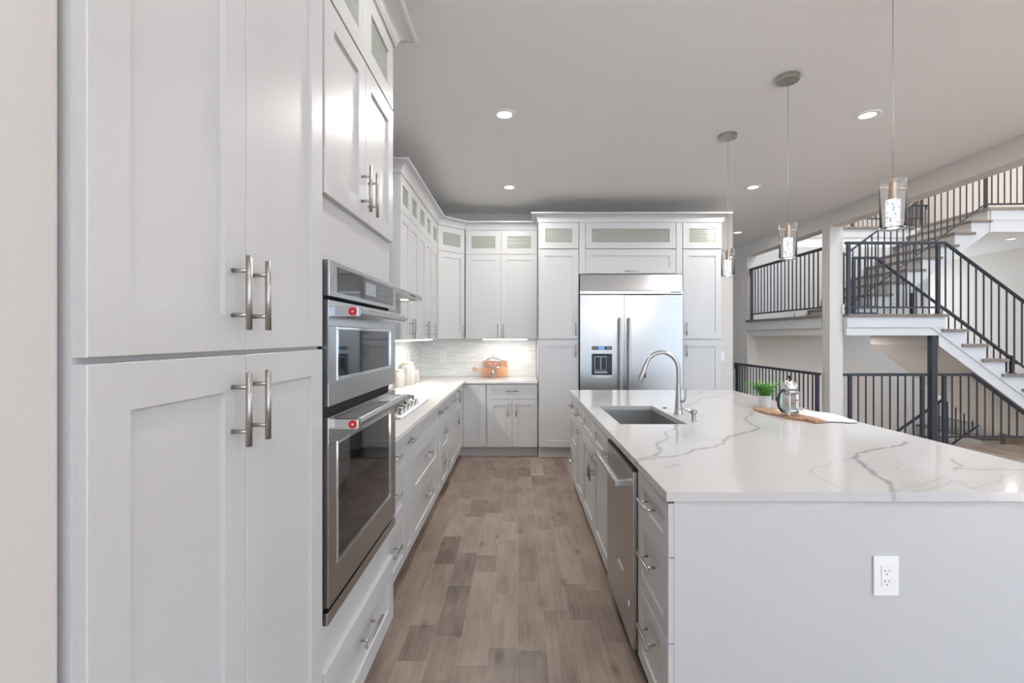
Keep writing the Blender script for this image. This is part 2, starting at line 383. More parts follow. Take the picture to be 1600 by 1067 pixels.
struct('column_1', MB().box(WR, WR2, 6.225, 6.38, 0, 2.856), 'wall')
struct('wall_header', MB().box(WR, WR2, YF, 11.0, 2.856, 3.44), 'wall')
struct('wall_upper', MB().box(WR, WR2, YF, 11.5, 3.44, 6.3), 'wall_white')
struct('wall_right', MB().box(XR, XR+0.12, YF, 12.1, 0, 6.3), 'wall')
struct('ceiling_upper', MB().box(WR2, XR+0.1, YF, 12.1, 6.2, 6.35), 'ceil')
struct('wall_stairwell', MB().box(WR2, 7.45, 8.72, 8.80, -3.0, 3.06), 'wall_white')
struct('wall_far', MB().box(7.3, XR, 12.0, 12.1, 0, 3.06), 'wall')
struct('wall_hall_upper', MB().box(WR2, XR, 11.6, 11.7, 3.44, 6.2), 'wall_white')
b = MB(); b.box(7.2, 8.0, 11.5, 11.6, 3.44, 5.9); b.box(8.62, 8.72, 10.9, 11.6, 3.44, 6.0)
struct('trim_2', b, 'wall_white')
# stairwell below the floor
struct('wall_basement_front', MB().box(WR2, 9.0, 6.27, 6.37, -3, -0.25), 'wall_white')
struct('wall_basement_left', MB().box(WR-0.02, WR2, 6.38, 8.48, -3, -0.02), 'wall_white')
struct('wall_basement_right', MB().box(7.90, 8.0, 6.37, 8.72, -3, -0.26), 'wall_white')
struct('floor_basement', MB().box(WR2, 7.9, 6.37, 8.72, -3.1, -2.9), 'floor')
# upper floor slab with its white edge boards and wood nosing
u = MB(); u.box(7.335, XR, 7.48, 12.0, 3.06, 3.40); u.box(WR2, 7.335, 8.80, 12.0, 3.06, 3.40)
struct('floor_upper', u, 'ceil')
u = MB(); u.box(7.335, XR, 7.46, 7.48, 3.245, 3.40); u.box(WR2, 7.335, 8.775, 8.80, 3.245, 3.40)
struct('trim_3', u, 'trimw')
u = MB(); u.box(7.336, XR, 7.47, 7.4799, 3.06, 3.245)
struct('trim_4', u, 'trimw')
u = MB(); u.box(7.275, XR, 7.44, 12.0, 3.40, 3.44); u.box(WR2, 7.275, 8.74, 12.0, 3.40, 3.44)
struct('trim_5', u, 'tread_x')
# wall behind the camera with three window openings
b = MB(); ws = 0.2
def wall_with_holes(x0, x1, z0, z1, holes, y0, y1):
    m = MB(); xs = sorted({x0, x1, *[h[0] for h in holes], *[h[1] for h in holes]}); zs = sorted({z0, z1, *[h[2] for h in holes], *[h[3] for h in holes]})
    for i in range(len(xs)-1):
        for j in range(len(zs)-1):
            cx = (xs[i]+xs[i+1])/2; cz = (zs[j]+zs[j+1])/2
            if not any(h[0] < cx < h[1] and h[2] < cz < h[3] for h in holes): m.box(xs[i], xs[i+1], y0, y1, zs[j], zs[j+1])
    return m
holes = [(-0.65, 3.25, 0.4, 2.7), (4.75, 8.65, 0.4, 2.7), (4.75, 8.65, 3.3, 5.6)]
struct('wall_front', wall_with_holes(WL-0.12, XR+0.1, 0, 6.3, holes, YF-0.15, YF), 'wall_white')
for i, h in enumerate(holes):
    m = MB(); t = 0.06
    m.box(h[0], h[1], YF-0.12, YF-0.05, h[2], h[2]+t); m.box(h[0], h[1], YF-0.12, YF-0.05, h[3]-t, h[3])
    for k in range(4):
        x = h[0]+(h[1]-h[0]-t)*k/3; m.box(x, x+t, YF-0.12, YF-0.05, h[2]+t, h[3]-t)
    struct('window_%d' % (i+1), m, 'trimw')
# baseboard on the back wall's free end
struct('baseboard_back', MB().box(2.40, 2.815, WB-0.015, WB, 0, 0.13), 'trimw')

# ---------------------------------------------------------------- cabinets
RAIL = 0.072
def shaker(mb, x0, x1, z0, z1, t=0.02, rail=RAIL, rec=0.010, hole=False):
    """door or drawer front standing on the carcass face y=0, its face at y=-t"""
    bm = mb.bm; e = 0.0015
    def ring(a, b, c, d, y): return [bm.verts.new(p) for p in ((a, y, c), (b, y, c), (b, y, d), (a, y, d))]
    R = [ring(x0, x1, z0, z1, 0), ring(x0, x1, z0, z1, -t+e), ring(x0+e, x1-e, z0+e, z1-e, -t),
         ring(x0+rail, x1-rail, z0+rail, z1-rail, -t), ring(x0+rail+.001, x1-rail-.001, z0+rail+.001, z1-rail-.001, -t+rec if not hole else 0)]
    if hole: R.append(R[0])
    fs = []
    for i in range(len(R)-1):
        for k in range(4): fs.append(bm.faces.new((R[i][k], R[i][(k+1) % 4], R[i+1][(k+1) % 4], R[i+1][k])))
    if not hole: fs.append(bm.faces.new(R[4])); fs.append(bm.faces.new(R[0][::-1]))
    bmesh.ops.recalc_face_normals(bm, faces=fs)
_hm = {}
def handle(parent, x, z, vert=True, L=0.15, sp=0.09, y=-0.02, r=0.0062, so=0.034):
    key = (vert, L, sp, r, so)
    if key not in _hm:
        m = MB()
        if vert:
            m.tube([(0, -so, -L/2), (0, -so, L/2)], r, 14)
            for s in (-1, 1): m.tube([(0, 0.0, s*sp/2), (0, -so, s*sp/2)], r*0.75, 12)
        else:
            m.tube([(-L/2, -so, 0), (L/2, -so, 0)], r, 14)
            for s in (-1, 1): m.tube([(s*sp/2, 0.0, 0), (s*sp/2, -so, 0)], r*0.75, 12)
        me = bpy.data.meshes.new('handle'); m.bm.to_mesh(me); m.bm.free(); me.materials.append(M['nickel']); _hm[key] = me
    o = link('handle', _hm[key], parent); o.location = (x, y, z); return o
def door(root, x0, x1, z0, z1, h=None, glassy=False, name='door', rail=RAIL, L=0.15):
    """h: (x, z, vertical)"""
    g = 0.0016
    m = MB(); shaker(m, x0+g, x1-g, z0+g, z1-g, hole=glassy, rail=rail)
    o = build(name, m, 'cab', root, label='white shaker door around a pane of ribbed glass' if glassy else None)
    if glassy:
        p = MB().box(x0+rail-0.004, x1-rail+0.004, -0.012, -0.007, z0+rail-0.004, z1-rail+0.004)
        build('glass_pane', p, 'rib', o, label='ribbed greenish glass pane')
    if h: handle(o, h[0], h[1], h[2], L=L)
    return o
def drawer(root, x0, x1, z0, z1, hz=None, L=0.16, rail=0.055, hx=None):
    g = 0.0016
    m = MB(); shaker(m, x0+g, x1-g, z0+g, z1-g, rail=rail)
    o = build('drawer', m, 'cab', root)
    if hz is not None: handle(o, (x0+x1)/2 if hx is None else hx, hz, False, L=L, sp=L*0.6)
    return o
def carcass(root, x0, x1, depth, z0, z1, toe=0.0, ztr=None, toeback=0.07):
    m = MB(); top = ztr if ztr else z1
    m.box(x0, x1, 0, depth, z0, top)
    if ztr:
        t = 0.018
        m.box(x0, x0+t, 0, depth, ztr, z1); m.box(x1-t, x1, 0, depth, ztr, z1); m.box(x0+t, x1-t, 0, depth, z1-t, z1); m.box(x0+t, x1-t, depth-t, depth, ztr, z1-t)
    o = build('body', m, 'cab', root)
    if toe: build('toe_kick', MB().box(x0, x1, toeback, depth, 0, z0), 'cab', root)
    return o
R90 = PI/2

# pantry cabinet (faces +X): local x = world Y
XP = -0.60
t = thing('pantry_cabinet', 'tall white pantry cabinet with four long shaker doors, nearest on the left', 'cabinet', (XP, 0.635, 0), R90)
carcass(t, 0.006, 0.785, 0.68, 0.115, 2.775, toe=1, ztr=2.47)
y0, ys, y1 = 0.008, 0.386, 0.783
for a, b_, hx in ((y0, ys, 0.336), (ys, y1, 0.410)):
    door(t, a, b_, 1.400, 2.465, (hx, 1.519, True)); door(t, a, b_, 0.12, 1.394, (hx, 1.283, True))
    door(t, a, b_, 2.472, 2.772, glassy=True)
# oven tower
T0 = 1.425
t = thing('oven_cabinet', 'tall white cabinet built around the double wall oven, drawer below', 'cabinet', (XP, T0, 0), R90)
m = MB(); Wt = 0.795
m.box(0, Wt, 0.02, 0.68, 0.115, 0.555); m.box(0, Wt, 0.0, 0.02, 0.115, 0.562); m.box(0, 0.016, 0, 0.68, 0.562, 1.665); m.box(Wt-0.016, Wt, 0, 0.68, 0.562, 1.665)
m.box(0.016, Wt-0.016, 0.6, 0.68, 0.562, 1.665); m.box(0, Wt, 0, 0.68, 1.665, 2.47)
m.box(0, 0.018, 0, 0.68, 2.47, 2.775); m.box(Wt-0.018, Wt, 0, 0.68, 2.47, 2.775); m.box(0.018, Wt-0.018, 0, 0.68, 2.757, 2.775); m.box(0.018, Wt-0.018, 0.66, 0.68, 2.47, 2.757)
build('body', m, 'cab', t)
build('toe_kick', MB().box(0, Wt, 0.07, 0.68, 0, 0.115), 'cab', t)
for a, b_, hx in ((0.008, 0.388, 0.345), (0.388, 0.787, 0.425)):
    door(t, a, b_, 1.86, 2.465, (hx, 1.975, True), L=0.17); door(t, a, b_, 2.472, 2.772, glassy=True)
drawer(t, 0.004, Wt-0.004, 0.135, 0.425, 0.315, L=0.20, rail=RAIL)
# crown on the tall run: cove profile
def crown(name, path, z0, z1, out, side, label):
    prof = [(0, z0-0.004), (0.008, z0-0.004), (0.010, z0+0.008)]
    H = z1-z0-0.012
    for k in range(9):
        a = k/8*PI/2; prof.append((0.012+(out-0.022)*(1-math.cos(a)), z0+0.008+(H-0.016)*math.sin(a)))
    prof += [(out, z1-0.014), (out, z1), (0, z1)]
    m = MB(); sweep(m, prof, path, side)
    o = build(name, m, 'cab'); return tag(o, label, 'crown molding')
crown('crown_molding', [(-0.578, 0.637), (-0.578, 2.222), (WL+0.002, 2.222)], 2.775, 2.857, 0.088, -1, 'white cove crown molding topping the near pantry and oven cabinets')

# ---- double wall oven (local x = world Y, front faces +X)
t = thing('double_oven', 'stainless double wall oven, microwave above and oven below', 'oven', (XP, T0, 0), R90)
OX0, OX1 = 0.018, 0.777
build('body', MB().box(OX0, OX1, 0.0, 0.58, 0.570, 1.655), 'rubber', t, label='black oven chassis seen in the gaps')
build('side_trim', MB().box(OX0-0.014, OX0, -0.012, 0, 0.575, 1.66), 'black', t, label='black side trim')
pn = build('control_panel', MB().box(OX0-0.006, OX1+0.01, -0.032, -0.001, 1.553, 1.662, 0.002), 'steel', t)
build('panel_glass', MB().box(0.079, 0.735, -0.034, -0.0315, 1.568, 1.648), 'pglass', pn, label='dark glass control strip')
build('display', MB().box(0.345, 0.47, -0.0348, -0.0335, 1.585, 1.632), 'screen_grey', pn, label='grey unlit touch display')
m = MB()
for i in range(4):
    for j in range(3): m.box(0.52+i*0.022, 0.528+i*0.022, -0.0346, -0.0338, 1.585+j*0.02, 1.588+j*0.02)
for i in range(3): m.box(0.62, 0.66, -0.0346, -0.0338, 1.587+i*0.02, 1.5885+i*0.02)
build('keypad_print', m, 'screen_grey', pn)
def oven_door(nm, z0, z1, wz0, wz1, hz, rec):
    y = -0.030
    m = MB()
    a0, a1 = 0.078, 0.705
    m.box(OX0-0.006, OX1+0.01, y, -0.001, z0, wz0, 0.002); m.box(OX0-0.006, OX1+0.01, y, -0.001, wz1, z1, 0.002)
    m.box(OX0-0.006, a0, y, -0.001, wz0, wz1); m.box(a1, OX1+0.01, y, -0.001, wz0, wz1)
    d = build(nm, m, 'steel', t)
    fr = MB(); w_ = 0.010
    for (p, q, r_, s_) in ((a0, a1, wz0, wz0+w_), (a0, a1, wz1-w_, wz1), (a0, a0+w_, wz0+w_, wz1-w_), (a1-w_, a1, wz0+w_, wz1-w_)):
        fr.box(p, q, y-0.0025, y+0.012, r_, s_, 0.0015)
    build('window_frame', fr, 'chrome', d, label='bright metal window frame')
    build('window_glass', MB().box(a0+w_-0.001, a1-w_+0.001, y+0.002, y+0.008, wz0+w_-0.001, wz1-w_+0.001), 'oglass', d, label='dark reflective oven glass')
    h = MB(); hy = y-0.065
    h.tube([(0.045, hy, hz), (0.06, hy, hz), (OX1-0.10+0.012, hy, hz)], 0.0155, 24)
    for xx in (0.037, OX1-0.112): h.box(xx, xx+0.024, hy-0.0155, y+0.002, hz-0.0155, hz+0.0155, 0.003)
    ho = build('handle', h, 'steel', d)
    md = MB().tube([(0.0358, hy+0.002, hz), (0.0372, hy+0.002, hz)], 0.0125, 28)
    mo = build('medallion', md, 'redm', d, label='round red medallion on the handle end')
    build('medallion_ring', MB().tube([(0.0352, hy+0.002, hz), (0.0360, hy+0.002, hz)], 0.003, 20), 'chrome', d)
    return d
oven_door('microwave_door', 1.219, 1.541, 1.293, 1.462, 1.507, 0)
oven_door('oven_door', 0.615, 1.187, 0.718, 1.103, 1.163, 0)
build('base_trim', MB().box(OX0-0.012, OX1+0.01, -0.030, -0.001, 0.566, 0.604, 0.003), 'steel', t, label='stainless bottom vent trim')

# ---- left base run (faces +X), front face of carcass at X=-0.685
XB = -0.685; ZB = 0.118; ZT = 0.872; ZD = 0.702; ZM = 0.416
def base_unit(y0, y1, label, kind, name='base_cabinet'):
    Wd = y1-y0
    t = thing(name, label, 'cabinet', (XB, y0, 0), R90)
    carcass(t, 0, Wd, 0.60, ZB, 0.876, toe=1)
    if kind == 'drawers3':
        drawer(t, 0, Wd, ZD, ZT, 0.79); drawer(t, 0, Wd, ZM, ZD, 0.585); drawer(t, 0, Wd, ZB+0.004, ZM, 0.30)
    if kind == 'cooktop':
        drawer(t, 0, Wd, ZD, ZT); drawer(t, 0, Wd, ZM, ZD, 0.585, L=0.2); drawer(t, 0, Wd, ZB+0.004, ZM, 0.305, L=0.2)
    if kind == 'pullout':
        door(t, 0, Wd, ZB+0.004, ZT, (Wd/2, 0.80, False), rail=0.05, name='pull_out_door', L=0.13)
    if kind == 'drawerdoor':
        drawer(t, 0, Wd, ZD, ZT, 0.79); door(t, 0, Wd, ZB+0.004, ZD, (Wd-0.045, 0.585, True))
    return t
base_unit(2.222, 2.81, 'white base cabinet of three drawers, left run, right beside the wall oven tower', 'drawers3')
base_unit(2.81, 3.02, 'narrow white pull-out base cabinet on the near side of the cooktop drawers', 'pullout')
base_unit(3.02, 3.90, 'wide white drawer cabinet directly under the gas cooktop', 'cooktop')
base_unit(3.90, 4.11, 'narrow white pull-out base cabinet on the far side of the cooktop drawers', 'pullout')
base_unit(4.11, 4.52, 'white three-drawer base cabinet in the left run, past the far pull-out', 'drawers3')
base_unit(4.52, 5.08, 'white left-run base cabinet with a drawer over one door, next to the corner', 'drawerdoor')
# corner cabinet: one door on each leg
YBK = 5.70   # carcass face of the back run
t = thing('corner_cabinet', 'white inside-corner base cabinet joining the left and back runs', 'cabinet', (XB, 5.08, 0), 0)
m = MB(); m.box(-0.6, 0, 0, 1.22, ZB, 0.876); m.box(0, 0.30, YBK-5.08, 1.22, ZB, 0.876)
build('body', m, 'cab', t)
m = MB(); m.box(-0.6, -0.07, 0, 1.22, 0, ZB); m.box(-0.07, 0.30, YBK-5.08+0.07, 1.22, 0, ZB); build('toe_kick', m, 'cab', t)
m = MB(); shaker(m, 0.002, 0.598, ZB+0.006, ZT-0.002); m.xf(Matrix.Rotation(R90, 4, 'Z'))
d = build('door', m, 'cab', t)
h = handle(d, 0.02, 0.80, True, y=0.055); h.rotation_euler = (0, 0, R90)
m = MB(); shaker(m, 0.022, 0.285, ZB+0.006, ZT-0.002); m.xf(Matrix.Translation((0, YBK-5.08, 0))); build('door', m, 'cab', t)
# back base cabinet
t = thing('base_cabinet', 'white back-wall base cabinet with a wide drawer over two doors', 'cabinet', (-0.385, YBK, 0), 0)
carcass(t, 0, 0.607, 0.61, ZB, 0.876, toe=1)
drawer(t, 0.004, 0.603, 0.690, ZT, 0.79, L=0.15)
door(t, 0.004, 0.3035, ZB+0.004, 0.690, (0.255, 0.566, True), L=0.15); door(t, 0.3035, 0.603, ZB+0.004, 0.690, (0.352, 0.566, True), L=0.15)
# perimeter countertop, L-shaped with bevelled edge
CT = 0.909; CB = 0.878
m = MB(); m.prism([(WL+0.001, 2.224), (-0.637, 2.224), (-0.637, 5.652), (0.221, 5.652), (0.221, WB-0.001), (WL+0.001, WB-0.001)], 'Z', CB, CT)
o = build('countertop', m, 'quartz_plain', bev=0.003); tag(o, 'L-shaped white quartz countertop along the left and back walls', 'countertop')
m = MB(); m.box(WL+0.001, WL+0.011, 2.224, WB-0.012, CT+0.001, 1.40); m.box(WL+0.001, 0.221, WB-0.011, WB-0.001, CT+0.001, 1.40)
m.box(WL+0.001, WL+0.011, 2.98, 3.86, 1.40, 1.72)
o = build('backsplash', m, 'splash'); tag(o, 'pale grey thin-strip mosaic tile backsplash above the perimeter counter', 'backsplash')

# ---- upper cabinets
UZ0 = 1.402; UZT = 2.452; UZ1 = 2.750
XU = -0.975
def upper_left(y0, y1, nd, label, hs):
    Wd = y1-y0; t = thing('upper_cabinet', label, 'cabinet', (XU, y0, 0), R90)
    carcass(t, 0, Wd, 0.31, UZ0, UZ1+0.005, ztr=UZT)
    for i in range(nd):
        a, b_ = Wd*i/nd, Wd*(i+1)/nd
        door(t, a, b_, UZ0+0.003, UZT, (hs[i], 1.50, True), L=0.17); door(t, a, b_, UZT, UZ1, glassy=True)
    return t
upper_left(3.87, 4.57, 2, 'white two-door wall cabinet with glass top lights, next to the range hood', (0.31, 0.39))
upper_left(4.57, 5.27, 2, 'white two-door wall cabinet with glass top lights, middle of the left wall', (0.31, 0.39))
upper_left(5.27, 5.64, 1, 'narrow single-door wall cabinet on the left wall touching the diagonal corner cabinet', (0.05,))
# diagonal corner cabinet
A = Vector((-0.955, 5.645)); B = Vector((-0.672, 5.952)); dl = (B-A).length; ang = math.atan2(B.y-A.y, B.x-A.x)
nd_ = Vector((-(B.y-A.y), (B.x-A.x))).normalized()
Ai = A+nd_*0.02
t = thing('corner_wall_cabinet', 'white diagonal corner wall cabinet with one door under a glass light', 'cabinet', (Ai.x, Ai.y, 0), ang)
inv = Matrix.Rotation(-ang, 4, 'Z') @ Matrix.Translation((-Ai.x, -Ai.y, 0))
poly = [(Ai.x, Ai.y), (B.x+nd_.x*0.02, B.y+nd_.y*0.02), (-0.672, WB-0.005), (WL+0.005, WB-0.005), (WL+0.005, 5.645)]
poly = [(XU+0.0, 5.645) if i == 0 else p for i, p in enumerate(poly)]
m = MB(); m.prism(poly, 'Z', UZ0, UZT); m.prism(poly, 'Z', UZ1-0.013, UZ1+0.005)
m.box(WL+0.005, WL+0.02, 5.645, WB-0.005, UZT, UZ1); m.box(WL+0.005, -0.672, WB-0.02, WB-0.005, UZT, UZ1)
m.box(WL+0.02, XU, 5.645, 5.66, UZT, UZ1); m.box(-0.687, -0.672, 5.98, WB-0.02, UZT, UZ1); m.xf(inv)
build('body', m, 'cab', t)
door(t, 0.002, dl-0.002, UZ0+0.003, UZT, (dl-0.045, 1.50, True), L=0.17); door(t, 0.002, dl-0.002, UZT, UZ1, glassy=True)
# back uppers
t = thing('upper_cabinet', 'white two-door wall cabinet on the back wall above the cake stand', 'cabinet', (-0.668, 5.972, 0), 0)
carcass(t, 0, 0.896, 0.343, UZ0, UZ1+0.005, ztr=UZT)
for i, hx in ((0, 0.405), (1, 0.477)):
    door(t, 0.004+i*0.444, 0.448+i*0.444, UZ0+0.003, UZT, (hx, 1.50, True), L=0.17); door(t, 0.004+i*0.444, 0.448+i*0.444, UZT, UZ1, glassy=True)
crown('crown_molding', [(WL+0.02, 3.868), (-0.955, 3.868), (-0.955, 5.645), (-0.672, 5.952), (0.228, 5.952)], UZ1+0.004, 2.845, 0.085, -1, 'white cove crown molding following the left and back wall cabinets')
# led strips under the uppers
def led(x0, x1, y0, y1, label, power, sx, sy):
    o = build('led_strip', MB().box(x0, x1, y0, y1, UZ0-0.012, UZ0-0.0005), 'led'); tag(o, label, 'light', 'led strips under the wall cabinets')
    area('led_glow', ((x0+x1)/2, (y0+y1)/2, UZ0-0.016), (0, 0, 0), sx, sy, power, (1, 0.93, 0.84))
led(-1.02, -1.0, 3.95, 5.55, 'glowing led strip under the left wall cabinets', 9, 0.03, 1.6)
led(-0.45, 0.10, 6.02, 6.04, 'glowing led strip under the back wall cabinet', 2.6, 0.55, 0.03)
# small cabinet above the hood and the hood itself
t = thing('hood_cabinet', 'shallow white cabinet above the range hood', 'cabinet', (-1.06, 3.0, 0), R90)
carcass(t, 0, 0.86, 0.235, 1.845, 2.70)
for i in (0, 1): door(t, 0.004+i*0.426, 0.430+i*0.426, 1.85, 2.695, (0.385+i*0.09, 1.93, True))
t = thing('range_hood', 'stainless under-cabinet range hood over the gas cooktop', 'range hood', (0, 0, 0))
m = MB(); m.prism([(WL+0.012, 1.715), (-0.785, 1.715), (-0.785, 1.745), (-0.99, 1.838), (WL+0.012, 1.838)], 'Y', 2.985, 3.855)
build('body', m, 'trimw', t, label='pale canopy body', bev=0.002)
build('front_lip', MB().box(-0.7849, -0.78, 2.985, 3.855, 1.713, 1.747), 'steel', t)
m = MB()
for i in range(4): m.box(-0.7799, -0.778, 3.45+i*0.045, 3.47+i*0.045, 1.725, 1.735)
build('button', m, 'black', t)
m = MB()
for yy in (3.15, 3.68): m.tube([(-0.88, yy, 1.714), (-0.88, yy, 1.711)], 0.03, 20)
build('lamp', m, 'lamp', t, label='small round hood lamp')

# ---- tall cabinets and the refrigerator
YT = 5.64; TZ1 = 2.768; TZT = 2.458; TZJ = 1.392
def tall(x0, x1, label, hx):
    Wd = x1-x0; t = thing('tall_cabinet', label, 'cabinet', (x0, YT, 0), 0)
    carcass(t, 0, Wd, WB-YT-0.005, ZB+0.01, TZ1+0.004, toe=1, ztr=TZT+0.003)
    door(t, 0.004, Wd-0.004, TZT+0.003, TZ1, glassy=True); door(t, 0.004, Wd-0.004, TZJ+0.01, TZT-0.008, (hx, 1.52, True)); door(t, 0.004, Wd-0.004, 0.135, TZJ, (hx, 1.27, True))
    return t
tall(0.230, 0.702, 'tall white cabinet on the left side of the refrigerator, glass light on top', 0.43)
tall(1.915, 2.378, 'tall white cabinet on the right side of the refrigerator, glass light on top', 0.04)
t = thing('bridge_cabinet', 'white cabinet spanning above the refrigerator with a wide glass door', 'cabinet', (0.7025, YT, 0), 0)
Wd = 1.212
carcass(t, 0, Wd, WB-YT-0.005, 2.164, TZ1+0.004, ztr=TZT+0.003)
door(t, 0.077, Wd-0.077, TZT+0.003, TZ1, glassy=True); door(t, 0.077, Wd-0.077, 2.17, TZT-0.004, (Wd/2, 2.197, False), name='lift_door')
for (a, b_) in ((0.0, 0.075), (Wd-0.075, Wd)): build('filler', MB().box(a+0.001, b_-0.001, -0.02, 0, 2.166, TZ1), 'cab', t)
crown('crown_molding', [(0.230, WB-0.01), (0.230, 5.62), (2.378, 5.62), (2.378, WB-0.01)], TZ1+0.003, 2.868, 0.088, -1, 'white cove crown molding over the refrigerator wall of tall cabinets')
# refrigerator
t = thing('refrigerator', 'wide built-in stainless side-by-side refrigerator with water dispenser', 'refrigerator', (0.706, 5.63, 0), 0)
FW = 1.204
build('body', MB().box(0.003, FW-0.003, 0.0, 0.62, 0.02, 2.155), 'rubber', t, label='dark cabinet gap around the doors')
m = MB(); m.prism([(-0.045, 1.965), (-0.02, 2.155), (0.0, 2.155), (0.0, 1.965)], 'X', 0.004, FW-0.004); build('top_grille', m, 'steel', t, label='sloping polished top panel', bev=0.002)
build('grille_lip', MB().box(0.0, FW, -0.058, 0.0, 1.925, 1.963, 0.004), 'steel', t)
build('nameplate', MB().box(FW-0.15, FW-0.03, -0.060, -0.058, 1.943, 1.952), 'black', t, label='small dark maker nameplate')
sp = 0.514
def fdoor(x0, x1, hx, disp=False):
    m = MB()
    if disp:
        d0, d1, e0, e1 = 0.139, 0.376, 0.985, 1.232
        m.box(x0, x1, -0.05, -0.002, 0.12, e0); m.box(x0, x1, -0.05, -0.002, e1, 1.915); m.box(x0, d0, -0.05, -0.002, e0, e1); m.box(d1, x1, -0.05, -0.002, e0, e1)
    else: m.box(x0, x1, -0.05, -0.002, 0.12, 1.915, 0.004)
    d = build('door', m, 'fsteel', t)
    h = MB(); h.tube([(hx, -0.11, 0.35), (hx, -0.11, 1.65)], 0.0155, 20)
    for zz in (0.37, 1.63): h.box(hx-0.013, hx+0.013, -0.115, -0.048, zz-0.016, zz+0.016, 0.003)
    build('handle', h, 'steel', d)
    return d
d = fdoor(0.004, sp-0.003, sp-0.052, True)
fdoor(sp+0.003, FW-0.004, sp+0.054)
m = MB(); m.box(0.1395, 0.3755, -0.012, -0.004, 0.986, 1.231); m.box(0.139, 0.168, -0.052, -0.012, 0.986, 1.231); m.box(0.326, 0.3755, -0.052, -0.012, 0.986, 1.231); m.box(0.168, 0.326, -0.052, -0.012, 1.215, 1.231)
dp = build('dispenser', m, 'black', d, label='dark recessed water and ice dispenser')
m = MB(); m.box(0.17, 0.325, -0.030, -0.013, 1.040, 1.205, 0.006); m.box(0.165, 0.325, -0.048, -0.013, 1.003, 1.030, 0.003)
build('dispenser_plate', m, 'screen_grey', d, label='grey dispenser plate and tray')
m = MB()
for xx in (0.188, 0.258): m.box(xx, xx+0.05, -0.040, -0.0295, 1.052, 1.19, 0.008)
build('paddle', m, 'black', d, label='two dark dispenser paddles')
m = MB(); m.prism([(0.135, 0.985), (0.38, 0.985), (0.36, 0.962), (0.31, 0.952), (0.205, 0.952), (0.155, 0.962)], 'Y', -0.056, -0.048); build('dispenser_lip', m, 'trimw', d, label='pale curved dispenser lip')
ds = build('display', MB().box(0.139, 0.375, -0.0525, -0.049, 1.278, 1.318), 'black', d, label='dark touch display')
build('blue_readout', MB().box(0.215, 0.29, -0.0533, -0.052, 1.281, 1.315), 'screen', d, label='blue lit readout')
m = MB()
def ringm(mb, cx, cz, y, r, n=16, th=0.0016):
    mb.tube([(cx+r*math.cos(2*PI*k/n), y, cz+r*math.sin(2*PI*k/n)) for k in range(n+1)], th, 6)
for cx in (0.325, 0.353): ringm(m, cx, 1.298, -0.0535, 0.0095)
for cx in (0.155, 0.178, 0.198): ringm(m, cx, 1.298, -0.0535, 0.006)
build('display_icon', m, 'white', d)
build('kick_grille', MB().box(0.01, FW-0.01, 0.03, 0.05, 0.01, 0.115), 'black', t)

# ---- island
IX0, IX1, IY0, IY1 = 0.494, 2.08, 1.608, 4.70
DX = 0.523      # carcass face, doors stand 0.02 proud towards -X
IZB = 0.085
def island_unit(ya, yb, label, kind):
    """ya<yb; local x runs from yb down to ya (rotated -90)"""
    Wd = yb-ya; t = thing('island_cabinet', label, 'cabinet', (DX, yb, 0), -R90)
    if kind == 'sink':
        m = MB(); m.box(0, Wd, 0, 0.06, IZB, 0.876); m.box(0, Wd, 0.06, 0.60, IZB, 0.60); m.box(0, 0.10, 0.06, 0.60, 0.60, 0.876); m.box(Wd-0.10, Wd, 0.06, 0.6, 0.6, 0.876)
        build('body', m, 'cab', t); build('toe_kick', MB().box(0, Wd, 0.04, 0.60, 0, IZB), 'cab', t)
    else: carcass(t, 0, Wd, 0.60, IZB, 0.876, toe=1, toeback=0.04)
    z1, zd, zm = 0.868, 0.684, 0.394
    if kind == 'drawers3':
        drawer(t, 0, Wd, zd, z1, 0.787, L=0.16); drawer(t, 0, Wd, zm, zd, 0.575, L=0.16); drawer(t, 0, Wd, IZB, zm, 0.29, L=0.16)
    elif kind == 'trash':
        drawer(t, 0, Wd, zd, z1, 0.775, L=0.13); door(t, 0, Wd, IZB, zd, (Wd/2, 0.64, False), name='pull_out_door', L=0.13)
    elif kind == 'sink':
        drawer(t, 0, Wd/2, zd, z1); drawer(t, Wd/2, Wd, zd, z1)
        door(t, 0, Wd/2, IZB, zd, (Wd/2-0.04, 0.56, True), L=0.17); door(t, Wd/2, Wd, IZB, zd, (Wd/2+0.04, 0.56, True), L=0.17)
    return t
island_unit(1.618, 2.030, 'white island cabinet of three drawers at the near corner, beside the dishwasher', 'drawers3')
island_unit(2.665, 3.80, 'white island sink cabinet with two doors under two false fronts', 'sink')
island_unit(3.80, 4.235, 'white island cabinet with a drawer over a pull-out door, past the sink', 'trash')
island_unit(4.235, 4.67, 'white three-drawer island cabinet at the far end by the refrigerator', 'drawers3')
m = MB(); m.box(0.530, 1.74, 1.628, 1.648, 0, 0.877); m.box(1.125, 1.74, 1.649, 4.67, 0, 0.877); m.box(0.530, 1.74, 4.671, 4.689, 0, 0.877)
o = build('kitchen_island', m, 'cab'); tag(o, 'plain white panelled end and back of the kitchen island', 'island')
